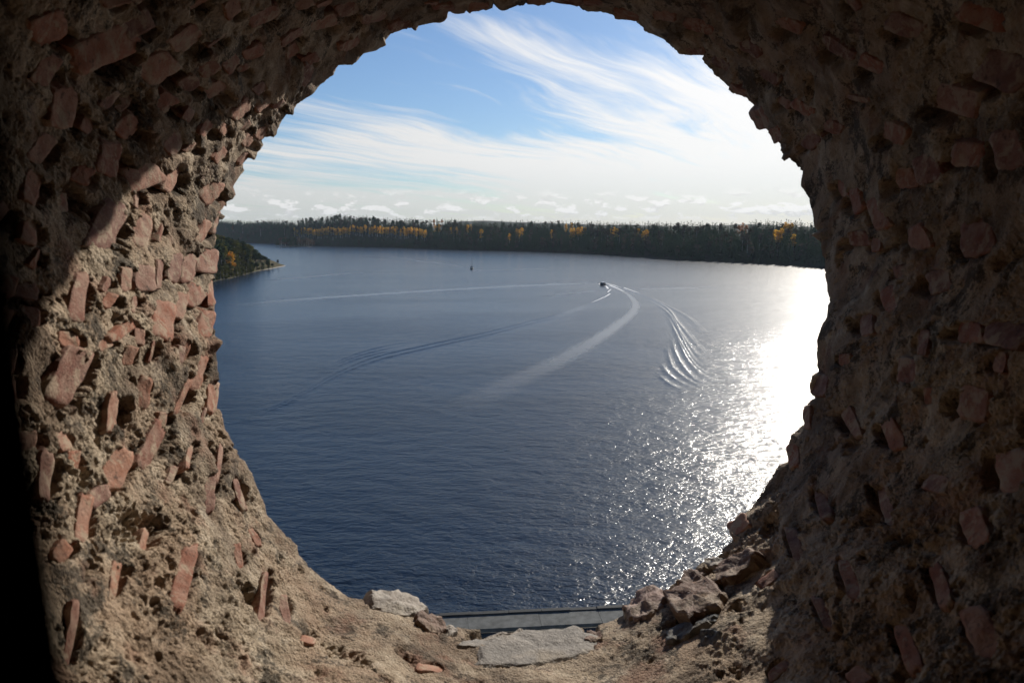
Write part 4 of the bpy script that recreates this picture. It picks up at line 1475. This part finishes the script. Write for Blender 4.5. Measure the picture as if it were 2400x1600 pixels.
# spar buoy
bp = on_plane(830, 605)
M['buoy'] = plain_mat('buoy_red', (0.10, 0.03, 0.025), 0.6)
V, F = trunk_geo(4.0, 0.16, 8, 0.5)
sb = empty('spar_buoy', (bp.x, bp.y, 0))
tag(sb, 'thin leaning spar buoy standing in the far water left of the sailboat', 'buoy')
obj('spar', mesh_np('spar', V, F), M['buoy'], sb, (bp.x, bp.y, -0.3))
obj('collar', mesh_np('collar', *trunk_geo(0.5, 0.26, 8)), M['sign_dark'], sb, (bp.x, bp.y, -0.1))

# ------------------------------------------------------------------ boats
M['hull_white'] = plain_mat('boat_white', (0.62, 0.63, 0.62), 0.35, 0.05)
M['hull_dark'] = plain_mat('boat_dark', (0.03, 0.04, 0.06), 0.4, 0.1)
M['glass'] = plain_mat('boat_window', (0.015, 0.018, 0.022), 0.12, 0.05, spec=0.6)
M['metal'] = plain_mat('mast_metal', (0.14, 0.15, 0.16), 0.4, 0.05, metallic=0.6)


def hull_geo(L, B, H, flare=0.78, bowrise=0.25, stern=0.75):
    """lofted hull, bow towards +y"""
    st = 12
    V, F = [], []
    for i in range(st):
        t = i / (st - 1)
        y = -L / 2 + L * t
        w_ = B / 2 * (stern + (1 - stern) * math.sin(min(1, t / 0.45) * math.pi / 2)) if t < 0.45 else B / 2 * math.cos((t - 0.45) / 0.55 * math.pi / 2) ** 0.7
        w_ = max(w_, 0.02)
        sheer = H * (1 + bowrise * t * t)
        V += [(-w_, y, sheer), (-w_ * flare, y, 0.15), (0, y, -0.15 if t < 0.95 else 0.2), (w_ * flare, y, 0.15), (w_, y, sheer), (w_ * 0.86, y, sheer - 0.05), (-w_ * 0.86, y, sheer - 0.05)]
    n = 7
    for i in range(st - 1):
        for k in range(n):
            F.append([i * n + k, i * n + (k + 1) % n, (i + 1) * n + (k + 1) % n, (i + 1) * n + k])
    F.append(list(range(n)))
    F.append([(st - 1) * n + k for k in reversed(range(n))])
    return V, F


def cabin_geo(y0, y1, w0, w1, z0, z1, slope=0.35):
    V = [(-w0, y0, z0), (w0, y0, z0), (w0, y1, z0), (-w0, y1, z0), (-w1, y0 + 0.05, z1), (w1, y0 + 0.05, z1), (w1, y1 - slope, z1), (-w1, y1 - slope, z1)]
    return V, [[0, 3, 2, 1], [4, 5, 6, 7], [0, 1, 5, 4], [1, 2, 6, 5], [2, 3, 7, 6], [3, 0, 4, 7]]


def sub(root, name, geo, mat, smooth=False):
    o = obj(name, mesh_np(name, geo[0], geo[1], smooth), mat)
    o.parent = root
    return o


p = on_plane(1106, 631)
sail = empty('sailboat', (p.x, p.y, 0.0))
sail.rotation_euler = (0, 0, math.radians(-166))
tag(sail, 'small sailboat under bare mast motoring across the lake', 'boat')
h_ = sub(sail, 'hull', hull_geo(6.8, 2.3, 0.95), M['hull_dark'], True)
cb = sub(sail, 'cabin', cabin_geo(-0.6, 2.0, 0.85, 0.65, 0.95, 1.55), M['hull_white'])
w1 = sub(sail, 'spray_hood', cabin_geo(-1.5, -0.5, 0.95, 0.7, 1.0, 2.05), M['hull_dark'])
V, F = trunk_geo(9.6, 0.13, 6)
ms = sub(sail, 'mast', ([(a, b + 0.5, c + 1.0) for a, b, c in V], F), M['metal'])
bm_ = sub(sail, 'boom', box((0, -1.1, 2.35), (0.14, 3.2, 0.16)), M['metal'])
sc_ = sub(sail, 'furled_sail', box((0, -1.1, 2.52), (0.3, 2.9, 0.26)), M['hull_dark'])


def wire(a, b, r=0.015):
    a, b = Vector(a), Vector(b)
    dv = (b - a).normalized()
    u = dv.orthogonal().normalized()
    v = dv.cross(u)
    V, F = [], []
    for pt in (a, b):
        for k in range(3):
            t = 2.094 * k
            q_ = pt + (u * math.cos(t) + v * math.sin(t)) * r
            V.append(tuple(q_))
    F = [[k, (k + 1) % 3, 3 + (k + 1) % 3, 3 + k] for k in range(3)]
    return V, F


for a, b in [((0, 3.5, 1.2), (0, 0.5, 10.4)), ((0, -3.5, 1.1), (0, 0.5, 10.4)), ((-1.2, 0.3, 1.1), (0, 0.5, 9.0)), ((1.2, 0.3, 1.1), (0, 0.5, 9.0))]:
    sub(sail, 'stay', wire(a, b), M['metal'])

p = on_plane(1412, 668)
mb = empty('motorboat', (p.x, p.y, 0.05))
mb.rotation_euler = (math.radians(3), 0, math.radians(24))
mb.scale = (0.88, 0.88, 0.88)
tag(mb, 'dark motorboat with pale roof speeding away and throwing a curved wake', 'boat')
sub(mb, 'hull', hull_geo(6.0, 2.3, 0.95, stern=0.9), M['hull_dark'], True)
c_ = sub(mb, 'cabin', cabin_geo(-1.4, 1.3, 0.95, 0.8, 0.9, 1.75, 0.6), M['hull_dark'])
g_ = sub(mb, 'window', cabin_geo(-1.45, 1.33, 0.96, 0.86, 1.15, 1.6, 0.5), M['glass'])
g_.parent = c_
r_ = sub(mb, 'roof', cabin_geo(-1.7, 0.9, 0.92, 0.85, 1.76, 1.86, 0.1), M['hull_white'])
sub(mb, 'outboard_motor', cabin_geo(-3.45, -2.95, 0.22, 0.18, 0.1, 1.25, 0.1), M['hull_dark'])
sub(mb, 'windscreen', cabin_geo(1.2, 1.75, 0.85, 0.6, 0.95, 1.3, 0.5), M['glass'])

# ------------------------------------------------------------------ the air
def haze():
    m, w = new_mat('haze')
    v = w.n('ShaderNodeVolumePrincipled', ins={'Color': (0.70, 0.86, 1.0, 1), 'Density': HAZE, 'Anisotropy': 0.1})
    out = w.n('ShaderNodeOutputMaterial')
    w.t.links.new(v.outputs[0], out.inputs['Volume'])
    x0, x1, y0, y1, z0, z1 = -4200, 4200, -30, 6200, -2.5, 130
    V = [(x, y, z) for z in (z0, z1) for x, y in ((x0, y0), (x1, y0), (x1, y1), (x0, y1))]
    o = obj('haze', mesh_np('haze', V, [[0, 3, 2, 1], [4, 5, 6, 7], [0, 1, 5, 4], [1, 2, 6, 5], [2, 3, 7, 6], [3, 0, 4, 7]]), m)
    tag(o, kind='stuff')


HAZE = 0.00005
haze()
